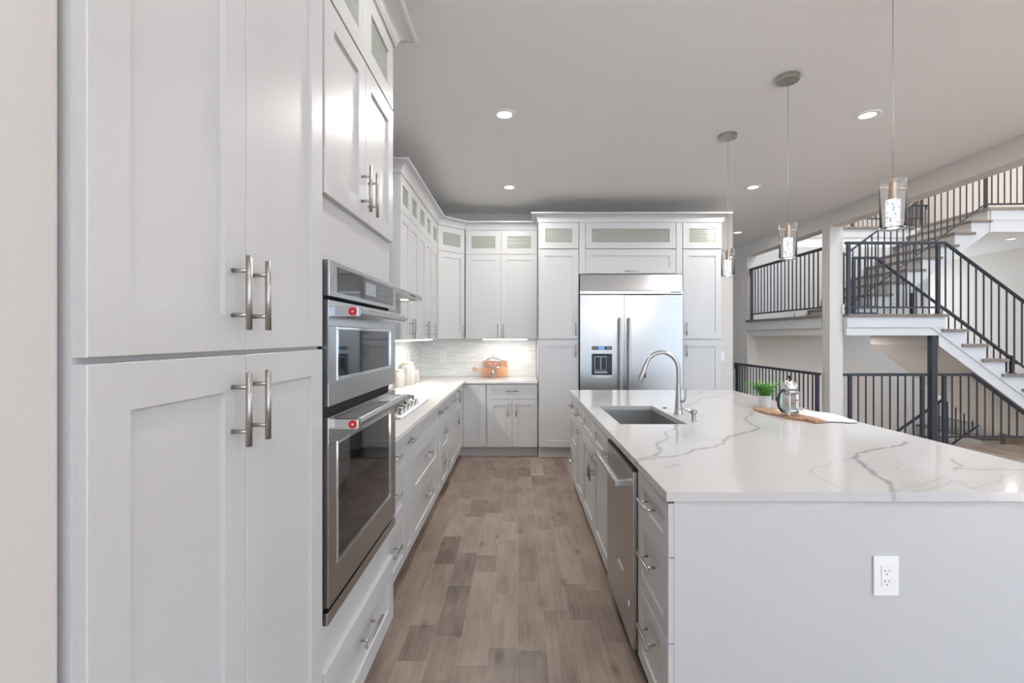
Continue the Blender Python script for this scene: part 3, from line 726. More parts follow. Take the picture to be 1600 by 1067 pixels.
# dishwasher
t = thing('dishwasher', 'stainless dishwasher with a bar handle in the island side', 'dishwasher', (0.520, 2.655, 0), -R90)
DWW = 0.612
build('body', MB().box(0, DWW, 0.0, 0.59, 0.06, 0.872), 'rubber', t, label='dark tub edge')
build('door', MB().box(0.004, DWW-0.004, -0.034, -0.001, 0.095, 0.852, 0.003), 'steel_dw', t)
build('control_edge', MB().box(0.006, DWW-0.006, -0.033, -0.002, 0.8525, 0.866), 'black', t, label='black control edge on top of the door')
m = MB(); m.tube([(0.035, -0.092, 0.797), (DWW-0.035, -0.092, 0.797)], 0.0145, 24)
for xx in (0.03, DWW-0.054): m.box(xx, xx+0.024, -0.105, -0.030, 0.783, 0.811, 0.003)
build('handle', m, 'steel', t)
build('medallion', MB().tube([(DWW-0.0345, -0.092, 0.797), (DWW-0.0315, -0.092, 0.797)], 0.0125, 28), 'redm', t, label='round red medallion on the handle end')
build('medallion_ring', MB().tube([(DWW-0.0325, -0.092, 0.797), (DWW-0.0308, -0.092, 0.797)], 0.003, 20), 'chrome', t)
build('badge', MB().box(0.32, 0.42, -0.0375, -0.0335, 0.338, 0.350, 0.001), 'white', t, label='pale horizontal nameplate')
m = MB(); ringm(m, 0.535, 0.252, -0.0345, 0.012, 20, 0.0018); ringm(m, 0.535, 0.252, -0.0345, 0.005, 12, 0.0015)
build('energy_sticker', m, 'white', t, label='small round silver sticker')
build('kick_plate', MB().box(0.005, DWW-0.005, 0.04, 0.05, 0, 0.09), 'black', t)

# island countertop with painted-in veins (stone pattern) and the sink cut-out
def vein_polys():
    # polylines (x, y) on the slab in metres, width, strength
    P = []
    def px(x, y):
        Y = 0.521*750/(y-526.0); return ((x-811)*Y/750, Y)
    def add(pts, w, s): P.append(([px(*p) for p in pts], w, s))
    add([(990, 717), (1023, 712), (1033, 704), (1027, 697), (1046, 683), (1038, 675), (1058, 664)], 0.007, 0.75)
    add([(993, 721), (1050, 713), (1085, 702), (1130, 692), (1170, 675), (1185, 670)], 0.008, 0.75)
    add([(1185, 670), (1172, 662), (1175, 648), (1182, 641), (1190, 636)], 0.007, 0.6)
    add([(1185, 670), (1215, 673), (1240, 676)], 0.004, 0.35)
    add([(1415, 690), (1408, 696), (1370, 702), (1337, 709), (1345, 722), (1362, 737), (1388, 752), (1394, 768)], 0.007, 0.8)
    add([(1490, 717), (1503, 728), (1493, 732), (1560, 733), (1600, 735), (1680, 742)], 0.005, 0.6)
    add([(1493, 732), (1488, 734)], 0.006, 0.6)
    add([(1140, 612), (1120, 620), (1095, 622), (1085, 630), (1072, 634)], 0.012, 0.35)
    add([(1100, 612), (1085, 617), (1060, 622)], 0.012, 0.3)
    add([(1040, 730), (1060, 726)], 0.006, 0.5)
    add([(1337, 709), (1300, 722), (1270, 732), (1268, 742), (1290, 752), (1320, 766)], 0.003, 0.3)
    add([(1340, 712), (1360, 716), (1400, 722), (1398, 734)], 0.003, 0.25)
    add([(1430, 768), (1460, 762), (1490, 750), (1540, 755), (1600, 738)], 0.003, 0.35)
    add([(1400, 768), (1440, 760), (1475, 745), (1520, 764), (1560, 756)], 0.003, 0.3)
    add([(1473, 700), (1400, 704)], 0.003, 0.15)
    add([(1280, 690), (1330, 697), (1350, 700)], 0.004, 0.15)
    add([(1500, 690+10), (1450, 703), (1440, 712)], 0.004, 0.2)
    add([(905, 640), (930, 660), (950, 690), (985, 712)], 0.004, 0.15)
    return P
def jitter(pts, rng, lv=4, amp=0.13):
    for _ in range(lv):
        q = [pts[0]]
        for a, b in zip(pts[:-1], pts[1:]):
            L = math.hypot(b[0]-a[0], b[1]-a[1]); mx = (a[0]+b[0])/2; my = (a[1]+b[1])/2; o = rng.uniform(-amp, amp)*L
            q += [(mx-(b[1]-a[1])/(L+1e-9)*o, my+(b[0]-a[0])/(L+1e-9)*o), b]
        pts = q
    return pts
def island_top():
    rng = random.Random(3)
    st = 0.0075
    def axis(a, b, keys):
        ks = [a]+keys+[b]; out = []
        for p, q in zip(ks[:-1], ks[1:]):
            n = max(1, int(round((q-p)/st))); out += list(np.linspace(p, q, n+1)[:-1])
        return np.array(out+[b])
    SX = (0.603, 1.003); SY = (2.86, 3.62)
    xs = axis(IX0, IX1, list(SX)); ys = axis(IY0, IY1, list(SY))
    X, Y = np.meshgrid(xs, ys, indexing='ij'); V = np.zeros_like(X)
    for pts, wdt, s in vein_polys():
        pts = jitter(pts, rng); xa = [p[0] for p in pts]; ya = [p[1] for p in pts]
        box = (X > min(xa)-0.1) & (X < max(xa)+0.1) & (Y > min(ya)-0.1) & (Y < max(ya)+0.1)
        if not box.any(): continue
        xx = X[box]; yy = Y[box]; D = np.full(xx.shape, 9.0)
        for a, b in zip(pts[:-1], pts[1:]):
            dx, dy = b[0]-a[0], b[1]-a[1]; L2 = dx*dx+dy*dy+1e-12
            tt = np.clip(((xx-a[0])*dx+(yy-a[1])*dy)/L2, 0, 1)
            D = np.minimum(D, np.hypot(xx-a[0]-tt*dx, yy-a[1]-tt*dy))
        wv = wdt*(1+0.5*np.sin(xx*31+yy*17)*np.sin(yy*23))
        val = s*np.clip(1.6-D/wv, 0, 1); halo = 0.10*s*np.exp(-D/(wdt*4))
        V[box] = np.maximum(V[box], np.maximum(val, halo))
    nx, ny = X.shape
    verts = np.stack([X.ravel(), Y.ravel(), np.full(X.size, CT)], 1).tolist(); vals = V.ravel().tolist()
    idx = np.arange(nx*ny).reshape(nx, ny); faces = []
    cx = (xs[:-1]+xs[1:])/2; cy = (ys[:-1]+ys[1:])/2
    for i in range(nx-1):
        inx = SX[0] < cx[i] < SX[1]
        for j in range(ny-1):
            if inx and SY[0] < cy[j] < SY[1]: continue
            faces.append((int(idx[i, j]), int(idx[i+1, j]), int(idx[i+1, j+1]), int(idx[i, j+1])))
    def skirt(ids):
        base = len(verts)
        for k in ids: v = verts[k]; verts.append([v[0], v[1], CB]); vals.append(vals[k])
        for a in range(len(ids)-1): faces.append((ids[a], base+a, base+a+1, ids[a+1]))
    L = lambda arr: [int(q) for q in arr]
    skirt(L(idx[:, 0])); skirt(L(idx[:, -1])[::-1]); skirt(L(idx[0, :])[::-1]); skirt(L(idx[-1, :]))
    i0 = int(np.argmin(abs(xs-SX[0]))); i1 = int(np.argmin(abs(xs-SX[1]))); j0 = int(np.argmin(abs(ys-SY[0]))); j1 = int(np.argmin(abs(ys-SY[1])))
    skirt(L(idx[i0:i1+1, j0])[::-1]); skirt(L(idx[i0:i1+1, j1])); skirt(L(idx[i0, j0:j1+1])); skirt(L(idx[i1, j0:j1+1])[::-1])
    # underside: four strips around the hole
    for (a, b_, c, d_) in ((IX0, SX[0], IY0, IY1), (SX[1], IX1, IY0, IY1), (SX[0], SX[1], IY0, SY[0]), (SX[0], SX[1], SY[1], IY1)):
        n0 = len(verts)
        for p in ((a, c), (a, d_), (b_, d_), (b_, c)): verts.append([p[0], p[1], CB]); vals.append(0.0)
        faces.append((n0, n0+1, n0+2, n0+3))
    me = bpy.data.meshes.new('island_countertop'); me.from_pydata(verts, [], faces); me.update()
    at = me.attributes.new('vein', 'FLOAT', 'POINT'); at.data.foreach_set('value', vals)
    me.materials.append(M['quartz']); o = link('island_countertop', me)
    return tag(o, 'large white quartz island countertop with grey branching veins', 'countertop')
island_top()
# undermount sink
t = thing('kitchen_sink', 'stainless undermount single-bowl sink sunk into the island top', 'sink', (0.803, 3.24, 0.676))
m = MB(); th = 0.004
x0, x1, y0, y1, z0, z1 = -0.212, 0.212, -0.392, 0.392, 0.0, 0.2015
m.box(x0, x1, y0, y1, z0-th, z0); m.box(x0-th, x0, y0, y1, z0-th, z1); m.box(x1, x1+th, y0, y1, z0-th, z1); m.box(x0-th, x1+th, y0-th, y0, z0-th, z1); m.box(x0-th, x1+th, y1, y1+th, z0-th, z1)
build('bowl', m, 'sinksteel', t)
build('drain', MB().lathe([(0.0, 0.001), (0.03, 0.001), (0.043, 0.004), (0.045, 0.0)], (0, 0, 0), 28), 'chrome', t)
# faucet
t = thing('kitchen_faucet', 'tall brushed nickel gooseneck pull-down faucet beside the island sink', 'faucet', (1.075, 3.24, CT))
m = MB(); m.lathe([(0, 0), (0.031, 0), (0.031, 0.006), (0.028, 0.012), (0.024, 0.05), (0.020, 0.10), (0.0165, 0.16), (0.0155, 0.195), (0, 0.195)], n=32); build('base', m, 'nickel', t)
pts = [(0, 0, 0.19), (0, 0, 0.24), (0, 0, 0.28)]; Rr = 0.112
for k in range(1, 17):
    a = PI*0.90*k/16; pts.append((-Rr+Rr*math.cos(a), 0, 0.295+Rr*1.08*math.sin(a)))
build('spout', MB().tube(pts, 0.0132, 20), 'nickel', t)
e = Vector(pts[-1]); dd = (Vector(pts[-1])-Vector(pts[-2])).normalized()
build('spray_head', MB().tube([e-dd*0.005, e+dd*0.012, e+dd*0.014, e+dd*0.06, e+dd*0.118, e+dd*0.122], [0.0145, 0.0145, 0.0155, 0.017, 0.0235, 0.021], 24), 'nickel', t)
q = e+dd*0.075
build('spray_button', MB().box(q.x+0.015, q.x+0.026, q.y-0.008, q.y+0.008, q.z-0.02, q.z+0.012, 0.003), 'black', t, label='small dark spray button')
build('lever', MB().tube([(0.012, -0.018, 0.085), (0.03, -0.03, 0.092), (0.036, -0.034, 0.11), (0.040, -0.036, 0.175)], [0.011, 0.008, 0.0055, 0.0045], 16), 'nickel', t)
t = thing('soap_dispenser', 'small brushed nickel soap pump standing right of the faucet', 'soap dispenser', (1.078, 2.965, CT))
build('base', MB().lathe([(0, 0), (0.020, 0), (0.020, 0.004), (0.013, 0.010), (0.012, 0.042), (0.022, 0.050), (0.022, 0.066), (0.017, 0.070), (0, 0.070)], n=28), 'nickel', t)
build('spout', MB().tube([(0, 0, 0.060), (-0.03, 0, 0.064), (-0.055, 0, 0.075), (-0.075, 0, 0.079), (-0.09, 0, 0.070)], [0.008, 0.007, 0.006, 0.0055, 0.005], 14), 'nickel', t)
o = build('air_switch', MB().lathe([(0, 0.008), (0.012, 0.008), (0.014, 0.005), (0.024, 0.003), (0.026, 0)], (1.068, 3.50, CT), 28), 'nickel'); tag(o, 'small round metal push button set in the counter behind the faucet', 'switch')

# ---- outlets and switches
def plate(name, label, loc, rz, kind, s=1.0, group=None):
    t = thing(name, label, 'outlet' if kind == 'outlet' else 'switch', loc, rz, group)
    build('cover_plate', MB().box(-0.040*s, 0.040*s, -0.006, 0, -0.063*s, 0.063*s, 0.002), 'white', t)
    if kind == 'outlet':
        build('receptacle', MB().box(-0.017*s, 0.017*s, -0.0085, -0.0058, -0.034*s, 0.034*s, 0.002), 'white', t)
        m = MB()
        for zz in (0.016, -0.018):
            m.box(-0.0075*s, -0.0055*s, -0.0089, -0.0082, (zz-0.002)*s, (zz+0.006)*s); m.box(0.0055*s, 0.0075*s, -0.0089, -0.0082, (zz-0.001)*s, (zz+0.005)*s)
            m.tube([(0, -0.0089, (zz-0.009)*s), (0, -0.0082, (zz-0.009)*s)], 0.0022*s, 10)
        build('socket_slots', m, 'black', t, label='dark socket slots')
    else:
        build('rocker', MB().box(-0.016*s, 0.016*s, -0.0095, -0.0058, -0.033*s, 0.033*s, 0.002), 'white', t)
    return t
plate('power_outlet', 'white double outlet on the near end panel of the island', (1.241, 1.627, 0.622), 0, 'outlet', 1.06)
plate('power_outlet', 'white outlet on the tiled back wall near the left corner', (-1.0, WB-0.012, 1.165), 0, 'outlet')
plate('power_outlet', 'white outlet on the tiled back wall to the right of the cake stand', (0.12, WB-0.012, 1.175), 0, 'outlet')
plate('light_switch', 'white switch plate on the tiled left wall above the canisters', (WL+0.012, 5.60, 1.175), R90, 'switch')
plate('light_switch', 'white switch on the wall just right of the tall refrigerator cabinet', (2.66, WB-0.001, 1.175), 0, 'switch')

# ---- gas cooktop
t = thing('gas_cooktop', 'stainless gas cooktop with chrome knobs and iron grates', 'cooktop', (0, 0, CT))
CX0, CX1, CY0, CY1 = -1.262, -0.742, 3.03, 3.94
build('tray', MB().box(CX0, CX1, CY0, CY1, 0.0, 0.010, 0.003), 'steel', t)
for i in range(3):
    a = CY0+0.025+i*0.290; b_ = a+0.28; g0, g1 = CX0+0.03, CX1-0.115; m = MB()
    for yy in (a, b_-0.012): m.box(g0, g1, yy, yy+0.012, 0.035, 0.048)
    for xx in (g0, g1-0.012, (g0+g1)/2-0.006): m.box(xx, xx+0.012, a, b_, 0.035, 0.048)
    for k in range(1, 4): m.box(g0, g1, a+0.28*k/4-0.004, a+0.28*k/4+0.004, 0.037, 0.048)
    for xx in (g0, g1-0.012):
        for yy in (a, b_-0.012): m.box(xx, xx+0.012, yy, yy+0.012, 0.010, 0.036)
    build('grate', m, 'grate', t, label='black cast iron grate')
for (bx, by) in ((-1.13, 3.19), (-0.96, 3.19), (-1.05, 3.485), (-1.13, 3.77), (-0.96, 3.77)):
    build('burner', MB().lathe([(0, 0.028), (0.028, 0.028), (0.032, 0.022), (0.045, 0.018), (0.045, 0.010)], (bx, by, 0), 24), 'black', t)
for k in range(5):
    yy = 3.245+k*0.115
    build('knob', MB().lathe([(0.026, 0.010), (0.026, 0.014), (0.018, 0.016), (0.017, 0.034), (0.020, 0.040), (0.018, 0.046), (0, 0.047)], (CX1-0.055, yy, 0), 24), 'chrome', t)
# ---- canisters
def canister(loc, r, h, label, lidmat, ribs=36):
    t = thing('canister', label, 'canister', loc, 0, 'ceramic canisters on the left counter')
    n = ribs*6 if ribs else 48
    build('jar', MB().lathe([(0, 0), (r*0.93, 0), (r, h*0.04), (r, h*0.72), (r*0.92, h*0.80), (r*0.72, h*0.84), (r*0.70, h*0.86), (0, h*0.86)], n=n, ripple=0.035 if ribs else 0, nr=ribs), 'ceramic', t)
    build('lid', MB().lathe([(0, h*0.861), (r*0.78, h*0.861), (r*0.84, h*0.89), (r*0.84, h*0.93), (r*0.6, h*0.96), (0, h*0.965)], n=40), lidmat, t, label='pale canister lid')
    return t
canister((-1.205, 5.18, CT), 0.076, 0.26, 'largest ribbed cream canister on the left counter', 'cork', 30)
canister((-1.225, 4.92, CT), 0.052, 0.195, 'small smooth cream canister nearest the cooktop', 'cork', 0)
canister((-1.205, 5.50, CT), 0.062, 0.15, 'short ribbed canister behind the largest one', 'cork', 26)

# ---- boards and the cake stand in the back corner
def rounded_rect(x0, x1, z0, z1, r, n=5):
    P = []
    for (cx, cz, a0) in ((x1-r, z1-r, 0), (x0+r, z1-r, PI/2), (x0+r, z0+r, PI), (x1-r, z0+r, 1.5*PI)):
        for k in range(n+1): a = a0+k/n*PI/2; P.append((cx+r*math.cos(a), cz+r*math.sin(a)))
    return P
m = MB(); m.prism(rounded_rect(-0.16, 0.155, 0, 0.212, 0.03), 'Y', 0, 0.018); m.xf(Matrix.Rotation(math.radians(-9), 4, 'X'))
o = build('cutting_board', m, 'board2', bev=0.002); o.location = (-0.312, 6.254, CT+0.003); tag(o, 'reddish wooden cutting board leaning on the tile, rearmost of the two', 'cutting board')
m = MB(); m.prism(rounded_rect(-0.17, 0.155, 0, 0.125, 0.02), 'Y', 0, 0.016)
m.prism(rounded_rect(-0.245, -0.165, 0.088, 0.108, 0.006), 'Y', 0.001, 0.015)
rp = []
for k in range(25): a = 2*PI*k/24; rp.append((-0.268+0.020*math.cos(a), 0.008, 0.098+0.020*math.sin(a)))
m.tube(rp, 0.009, 8); m.xf(Matrix.Rotation(math.radians(-9), 4, 'X'))
o = build('paddle_board', m, 'board3', bev=0.001); o.location = (-0.312, 6.228, CT+0.003); tag(o, 'light orange paddle board with a round ring handle, behind the cake stand', 'cutting board')
t = thing('cake_stand', 'glass-domed silver pedestal cake stand on the back counter', 'cake stand', (-0.328, 6.075, CT))
build('pedestal', MB().lathe([(0, 0), (0.060, 0), (0.062, 0.004), (0.045, 0.012), (0.018, 0.030), (0.010, 0.050), (0.016, 0.068), (0.009, 0.085), (0.014, 0.110), (0.045, 0.124), (0.125, 0.136), (0.132, 0.142), (0.128, 0.146), (0.0, 0.142)], n=40), 'chrome', t)
dm = [(0.120, 0.147)]
for k in range(10): a = k/9*PI/2; dm.append((0.120*math.cos(a)+0.0, 0.180+0.085*math.sin(a)))
inner = [(max(0, r_-0.003), z_-0.003 if z_ > 0.18 else z_) for r_, z_ in dm[::-1]]
build('dome', MB().lathe(dm[:-1]+[(0, dm[-1][1])]+[(0, dm[-1][1]-0.003)]+inner[1:]+[dm[0]], n=40), 'glass', t, label='clear glass dome')
build('knob', MB().lathe([(0, 0.262), (0.008, 0.264), (0.006, 0.275), (0.014, 0.290), (0.012, 0.302), (0, 0.308)], n=20), 'chrome', t)

# ---- things on the island: fern, live-edge board, french press, towel
def blob_board():
    # long board from (1.69,3.45) towards (1.84,2.86), small handle at the near end
    a = Vector((1.705, 3.43)); b_ = Vector((1.815, 2.88)); d = (b_-a); L = d.length; d.normalize(); n = Vector((-d.y, d.x))
    prof = [(0, 0.012), (0.03, 0.055), (0.10, 0.082), (0.20, 0.086), (0.30, 0.080), (0.38, 0.082), (0.43, 0.074), (0.455, 0.050), (0.48, 0.042), (0.53, 0.046), (0.56, 0.036), (0.565, 0.014)]
    pr = [(s_*L/0.565, w_*(1+0.06*math.sin(37*s_))) for s_, w_ in prof]
    up = [(a+d*s_+n*w_) for s_, w_ in pr]; dn = [(a+d*s_-n*w_*0.95) for s_, w_ in pr[::-1]]
    m = MB(); m.prism([(p.x, p.y) for p in up+dn], 'Z', CT+0.0005, CT+0.017)
    o = build('serving_board', m, 'board', bev=0.003); return tag(o, 'brown live-edge serving board lying under the coffee press', 'serving board')
blob_board()
t = thing('potted_fern', 'small bright green fern in a white pot on the island', 'potted plant', (1.783, 3.47, CT+0.0008))
t.location.x = 1.815; t.location.y = 3.55
build('pot', MB().lathe([(0, 0), (0.038, 0), (0.041, 0.004), (0.046, 0.088), (0.042, 0.088), (0.040, 0.070), (0, 0.070)], n=36), 'pot', t)
build('soil', MB().lathe([(0, 0.078), (0.030, 0.077), (0.0395, 0.072)], n=20), 'soil', t)
rng = random.Random(11)
m = MB()
def frond(mb, az, el, L):
    n = 13; P = []; p = Vector((0.012*math.cos(az), 0.012*math.sin(az), 0.074)); e = el
    for k in range(n+1):
        P.append(p.copy()); d = Vector((math.cos(az)*math.cos(e), math.sin(az)*math.cos(e), math.sin(e))); p = p+d*L/n; e -= 0.055
    mb.tube(P, [0.0012]*(n+1), 5)
    side = Vector((-math.sin(az), math.cos(az), 0))
    for k in range(2, n+1):
        tt = k/n; ll = 0.030*math.sin(PI*min(1, tt*0.85+0.12))+0.004
        dirn = (P[min(k+1, n)]-P[k-1]).normalized(); upv = side.cross(dirn).normalized()
        for s_ in (-1, 1):
            tip = P[k]+side*s_*ll*0.85+dirn*ll*0.55+upv*rng.uniform(-0.004, 0.006)
            mid = (P[k]+tip)/2; wv = dirn*0.0048
            vs = [mb.bm.verts.new(v) for v in (P[k], mid-wv, tip, mid+wv+upv*0.0015)]
            mb.bm.faces.new(vs)
for i in range(34):
    frond(m, rng.uniform(0, 2*PI), rng.uniform(0.5, 1.45), rng.uniform(0.10, 0.175))
build('fronds', m, 'leaf', t)
# french press
t = thing('french_press', 'glass and chrome coffee press with black handle on the serving board', 'coffee press', (1.742, 3.09, CT+0.0175), math.radians(15))
build('beaker', MB().lathe([(0, 0.014), (0.040, 0.014), (0.045, 0.020), (0.045, 0.168), (0.047, 0.172), (0.0445, 0.172), (0.0425, 0.168), (0.0425, 0.021), (0.038, 0.017), (0, 0.017)], n=40), 'glass', t, label='clear glass beaker')
m = MB()
def hoop(mb, z, r, th=0.002, h=0.008, n=40):
    mb.lathe([(r, z), (r+th, z), (r+th, z+h), (r, z+h), (r, z)], n=n)
hoop(m, 0.030, 0.0460); hoop(m, 0.150, 0.0460)
for k in range(4):
    a = PI/4+k*PI/2; c, s_ = math.cos(a)*0.049, math.sin(a)*0.049
    m.box(c-0.004, c+0.004, s_-0.004, s_+0.004, 0.0, 0.155, 0.001)
build('frame', m, 'chrome', t, label='chrome cage and feet')
lid = build('lid', MB().lathe([(0.049, 0.170), (0.051, 0.176), (0.049, 0.184), (0.044, 0.200), (0.030, 0.216), (0.010, 0.223), (0, 0.224)], n=40), 'chrome', t, label='domed chrome lid')
build('knob', MB().lathe([(0, 0.224), (0.004, 0.224), (0.004, 0.232), (0.010, 0.238), (0.011, 0.246), (0.006, 0.253), (0, 0.254)], n=20), 'black', t, label='black lid knob')
build('plunger', MB().tube([(0, 0, 0.06), (0, 0, 0.22)], 0.0022, 8).lathe([(0, 0.160), (0.040, 0.158), (0.041, 0.150), (0, 0.148)], n=30), 'chrome', t)
hp = []
for k in range(13): a = PI/2+PI*k/12; hp.append((-0.046+0.042*math.cos(a)*1.05, 0, 0.093+0.068*math.sin(a)))
build('handle', MB().tube(hp, [0.0075]+[0.009]*11+[0.006], 14), 'black', t, label='curved black handle')
m = MB()
for k in range(7):
    a0 = math.radians(-82+k*7); a1 = math.radians(-82+(k+1)*7)
    v = [m.bm.verts.new((0.0462*math.cos(a), 0.0462*math.sin(a), z)) for a, z in ((a0, 0.045), (a1, 0.045), (a1, 0.135), (a0, 0.135))]; m.bm.faces.new(v)
lb = build('paper_label', m, 'white', t, label='white paper label with red print')
m = MB()
for (z_, h_, q0, q1) in ((0.094, 0.010, -80, -40), (0.078, 0.004, -75, -50)):
    for k in range(6):
        a0 = math.radians(q0+(q1-q0)*k/6); a1 = math.radians(q0+(q1-q0)*(k+0.75)/6)
        v = [m.bm.verts.new((0.0466*math.cos(a), 0.0466*math.sin(a), z)) for a, z in ((a0, z_), (a1, z_), (a1, z_+h_), (a0, z_+h_))]; m.bm.faces.new(v)
build('red_print', m, 'redm', lb)
# folded linen towel behind the board
def towel():
    nx, ny = 30, 20; m = MB(); rows = []
    for i in range(nx+1):
        r_ = []
        for j in range(ny+1):
            u = i/nx; v = j/ny; x = 1.835+0.21*u+0.02*math.sin(5*v); y = 2.90+0.42*v+0.02*math.sin(6*u)
            z = CT+0.016+0.007*math.sin(11*u+3*v)*math.sin(7*v+1)+0.003*math.sin(23*u)
            if i in (0, nx) or j in (0, ny): z = CT+0.004
            r_.append(m.bm.verts.new((x-0.10*v*0.6, y, z)))
        rows.append(r_)
    for i in range(nx):
        for j in range(ny):
            f_ = m.bm.faces.new((rows[i][j], rows[i+1][j], rows[i+1][j+1], rows[i][j+1])); f_.smooth = True
    o = build('linen_towel', m, 'towel'); so = o.modifiers.new('s', 'SOLIDIFY'); so.thickness = 0.003; so.offset = 1
    return tag(o, 'crumpled white linen towel beside the serving board', 'towel')
towel()

# ---------------------------------------------------------------- pendants and downlights
t = thing('pendant_light', '', 'pendant light', (1.680, 2.157, CZ), 0, 'glass cylinder pendants over the island')
build('canopy', MB().lathe([(0, -0.0005), (0.066, -0.0005), (0.068, -0.004), (0.068, -0.026), (0.064, -0.030), (0, -0.030)], n=40), 'nickel', t)
build('cable', MB().tube([(0, 0, -0.03), (0, 0, -0.915)], 0.0014, 8), 'nickel', t)
zt, zb = -0.916, -1.136
build('socket', MB().lathe([(0, zt+0.005), (0.007, zt+0.004), (0.008, zt-0.006), (0.016, zt-0.012), (0.017, zt-0.085), (0, zt-0.085)], n=24).box(-0.058, 0.058, -0.002, 0.002, zt-0.034, zt-0.030), 'brass', t, label='warm metal socket')
sh = build('glass_shade', MB().lathe([(0.050, zt), (0.050, zb+0.004), (0.047, zb), (0, zb), (0, zb+0.006), (0.0475, zb+0.007), (0.0475, zt), (0.050, zt)], n=40), 'glass', t, label='clear glass cylinder shade')
build('crystal_core', MB().lathe([(0, zt-0.086), (0.026, zt-0.086), (0.027, zt-0.090), (0.027, zb+0.022), (0.025, zb+0.018), (0, zb+0.018)], n=28), 'bubble', t, label='glowing bubbled crystal core')
t['label'] = 'nearest glass cylinder pendant, seen in front of the iron stair railings'
copy_thing(t, (1.675, 2.99, CZ), 'middle glass cylinder pendant above the coffee press')
copy_thing(t, (1.675, 3.85, CZ), 'farthest glass cylinder pendant, beside the tall refrigerator cabinet')
for yy in (2.157, 2.99, 3.85): 
    l = bpy.data.lights.new('pendant_glow', 'POINT'); l.energy = 6; l.color = (1, 0.97, 0.95); l.shadow_soft_size = 0.03
    lo = bpy.data.objects.new('pendant_glow', l); C.objects.link(lo); lo.location = (1.68, yy, CZ-1.16)
DL = bpy.data.meshes.new('m')
def downlight(x, y, z, label, power=14, first=[None]):
    if first[0] is None:
        t = thing('recessed_light', label, 'ceiling light', (x, y, z), 0, 'round recessed ceiling lights')
        build('trim_ring', MB().lathe([(0.052, -0.004), (0.056, -0.008), (0.082, -0.006), (0.086, -0.0005), (0.052, -0.0005), (0.052, -0.004)], n=40), 'white', t)
        build('diffuser', MB().lathe([(0, -0.004), (0.052, -0.004)], n=36), 'lamp', t, label='glowing round diffuser')
        first[0] = t
    else: t = copy_thing(first[0], (x, y, z), label)
    area('recessed_lamp', (x, y, z-0.012), (0, 0, 0), 0.10, 0.10, power, (1.0, 0.965, 0.935), 'DISK')
    return t
downlight(-0.105, 3.49, CZ, 'recessed ceiling light over the aisle, nearest in view')
downlight(-0.105, 5.19, CZ, 'recessed ceiling light over the aisle, in front of the back cabinets')
downlight(2.54, 3.50, CZ, 'recessed ceiling light between the near pendant and the far ceiling edge')
downlight(2.53, 5.19, CZ, 'recessed ceiling light near the far pendant canopy, right of the refrigerator')
downlight(3.39, 7.44, CZ, 'small distant recessed light in the hall beyond the refrigerator wall', 3)
downlight(8.20, 8.00, 3.06, 'recessed light in the low ceiling under the upper stair landing', 1.5)
for (x, y) in ((-0.105, 1.79), (2.54, 1.79), (-0.105, 0.1), (2.54, 0.1), (1.2, -1.6), (3.2, -1.6)):
    area('recessed_lamp', (x, y, CZ-0.012), (0, 0, 0), 0.10, 0.10, 9 if y < 0 or x > 0 else 5, (1.0, 0.965, 0.935), 'DISK')
# unseen fill lights added for the upper hall and the rooms beyond the stairs
area('upper_hall_lamp', (6.2, 10.2, 6.1), (0, 0, 0), 1.2, 1.2, 110, (1.0, 0.93, 0.86))
area('upper_hall_lamp', (6.8, 7.0, 6.1), (0, 0, 0), 1.2, 1.2, 120, (1.0, 0.965, 0.935))
area('window_daylight', (8.25, 11.9, 1.6), (-PI/2, 0, 0), 1.5, 2.0, 45, (0.95, 0.97, 1.0))  # unseen fill added to lift the wall and ceiling here; this wall has no window
area('stairwell_lamp', (4.9, 7.4, 1.43), (0, 0, 0), 0.3, 0.3, 9, (1.0, 0.965, 0.935))
area('basement_lamp', (5.2, 7.0, -0.35), (0, 0, 0), 0.5, 0.5, 60, (1.0, 0.93, 0.86))  # added unseen light whose bounce brightens the stair soffit
for (x, y) in ((8.3, 10.2), (6.0, 3.0), (8.0, 3.5), (6.0, 0.0)): area('recessed_lamp', (x, y, 3.03 if y > 9 else 6.1), (0, 0, 0), 0.15, 0.15, 5 if y > 9 else 50, (1.0, 0.965, 0.935), 'DISK')  # added fill over the great room and far room, without fixtures

# ---------------------------------------------------------------- stairs
RI = 0.191; RU = 0.2566; LZ = 1.72; TT = 0.037
def poly_prism(name, pts, y0, y1, mat, parent, label=None): return build(name, MB().prism(pts, 'Y', y0, y1), mat, parent, label=label)
# lower flight with landing
t = thing('lower_staircase', 'lower stair flight of wooden treads and white stringer rising to the landing', 'staircase', (7.5, 6.17, 0))
t.location = (0, 0, 0)
r = [5.46+RU*(k-1) for k in range(1, 10)]
saw = [(r[0], LZ-TT)]
for k in range(1, 9):
    Tk = LZ-RI*k-TT; saw += [(r[k-1], Tk), (r[k], Tk)]
body = [(5.39, 1.315), (5.39, LZ-TT)] + saw + [(r[8], 0.001), (7.157, 0.001)]
poly_prism('carriage', body, 6.17, 7.36, 'wall', t, 'painted underside and core of the flight')
sk = [(5.28, 1.549), (5.28, LZ-TT)] + saw + [(r[8], 0.001), (7.361, 0.001)]
sk[-1] = (5.28+(1.549-0.001)/0.744, 0.001)
poly_prism('skirt_board', sk, 6.15, 6.1699, 'trimw', t, 'white stepped skirt board')
poly_prism('skirt_board', sk, 7.3601, 7.38, 'trimw', t, 'white stepped skirt board')
st = [(5.39, 1.315), (5.39, 1.52), (5.28, 1.549), (7.361, 0.001), (7.157, 0.001)]
poly_prism('stringer', [(5.39, 1.315), (5.39, 1.47), (7.36, 0.004), (7.157, 0.001)], 6.162, 6.1699, 'trimw', t, 'pale sloping stringer below the skirt')
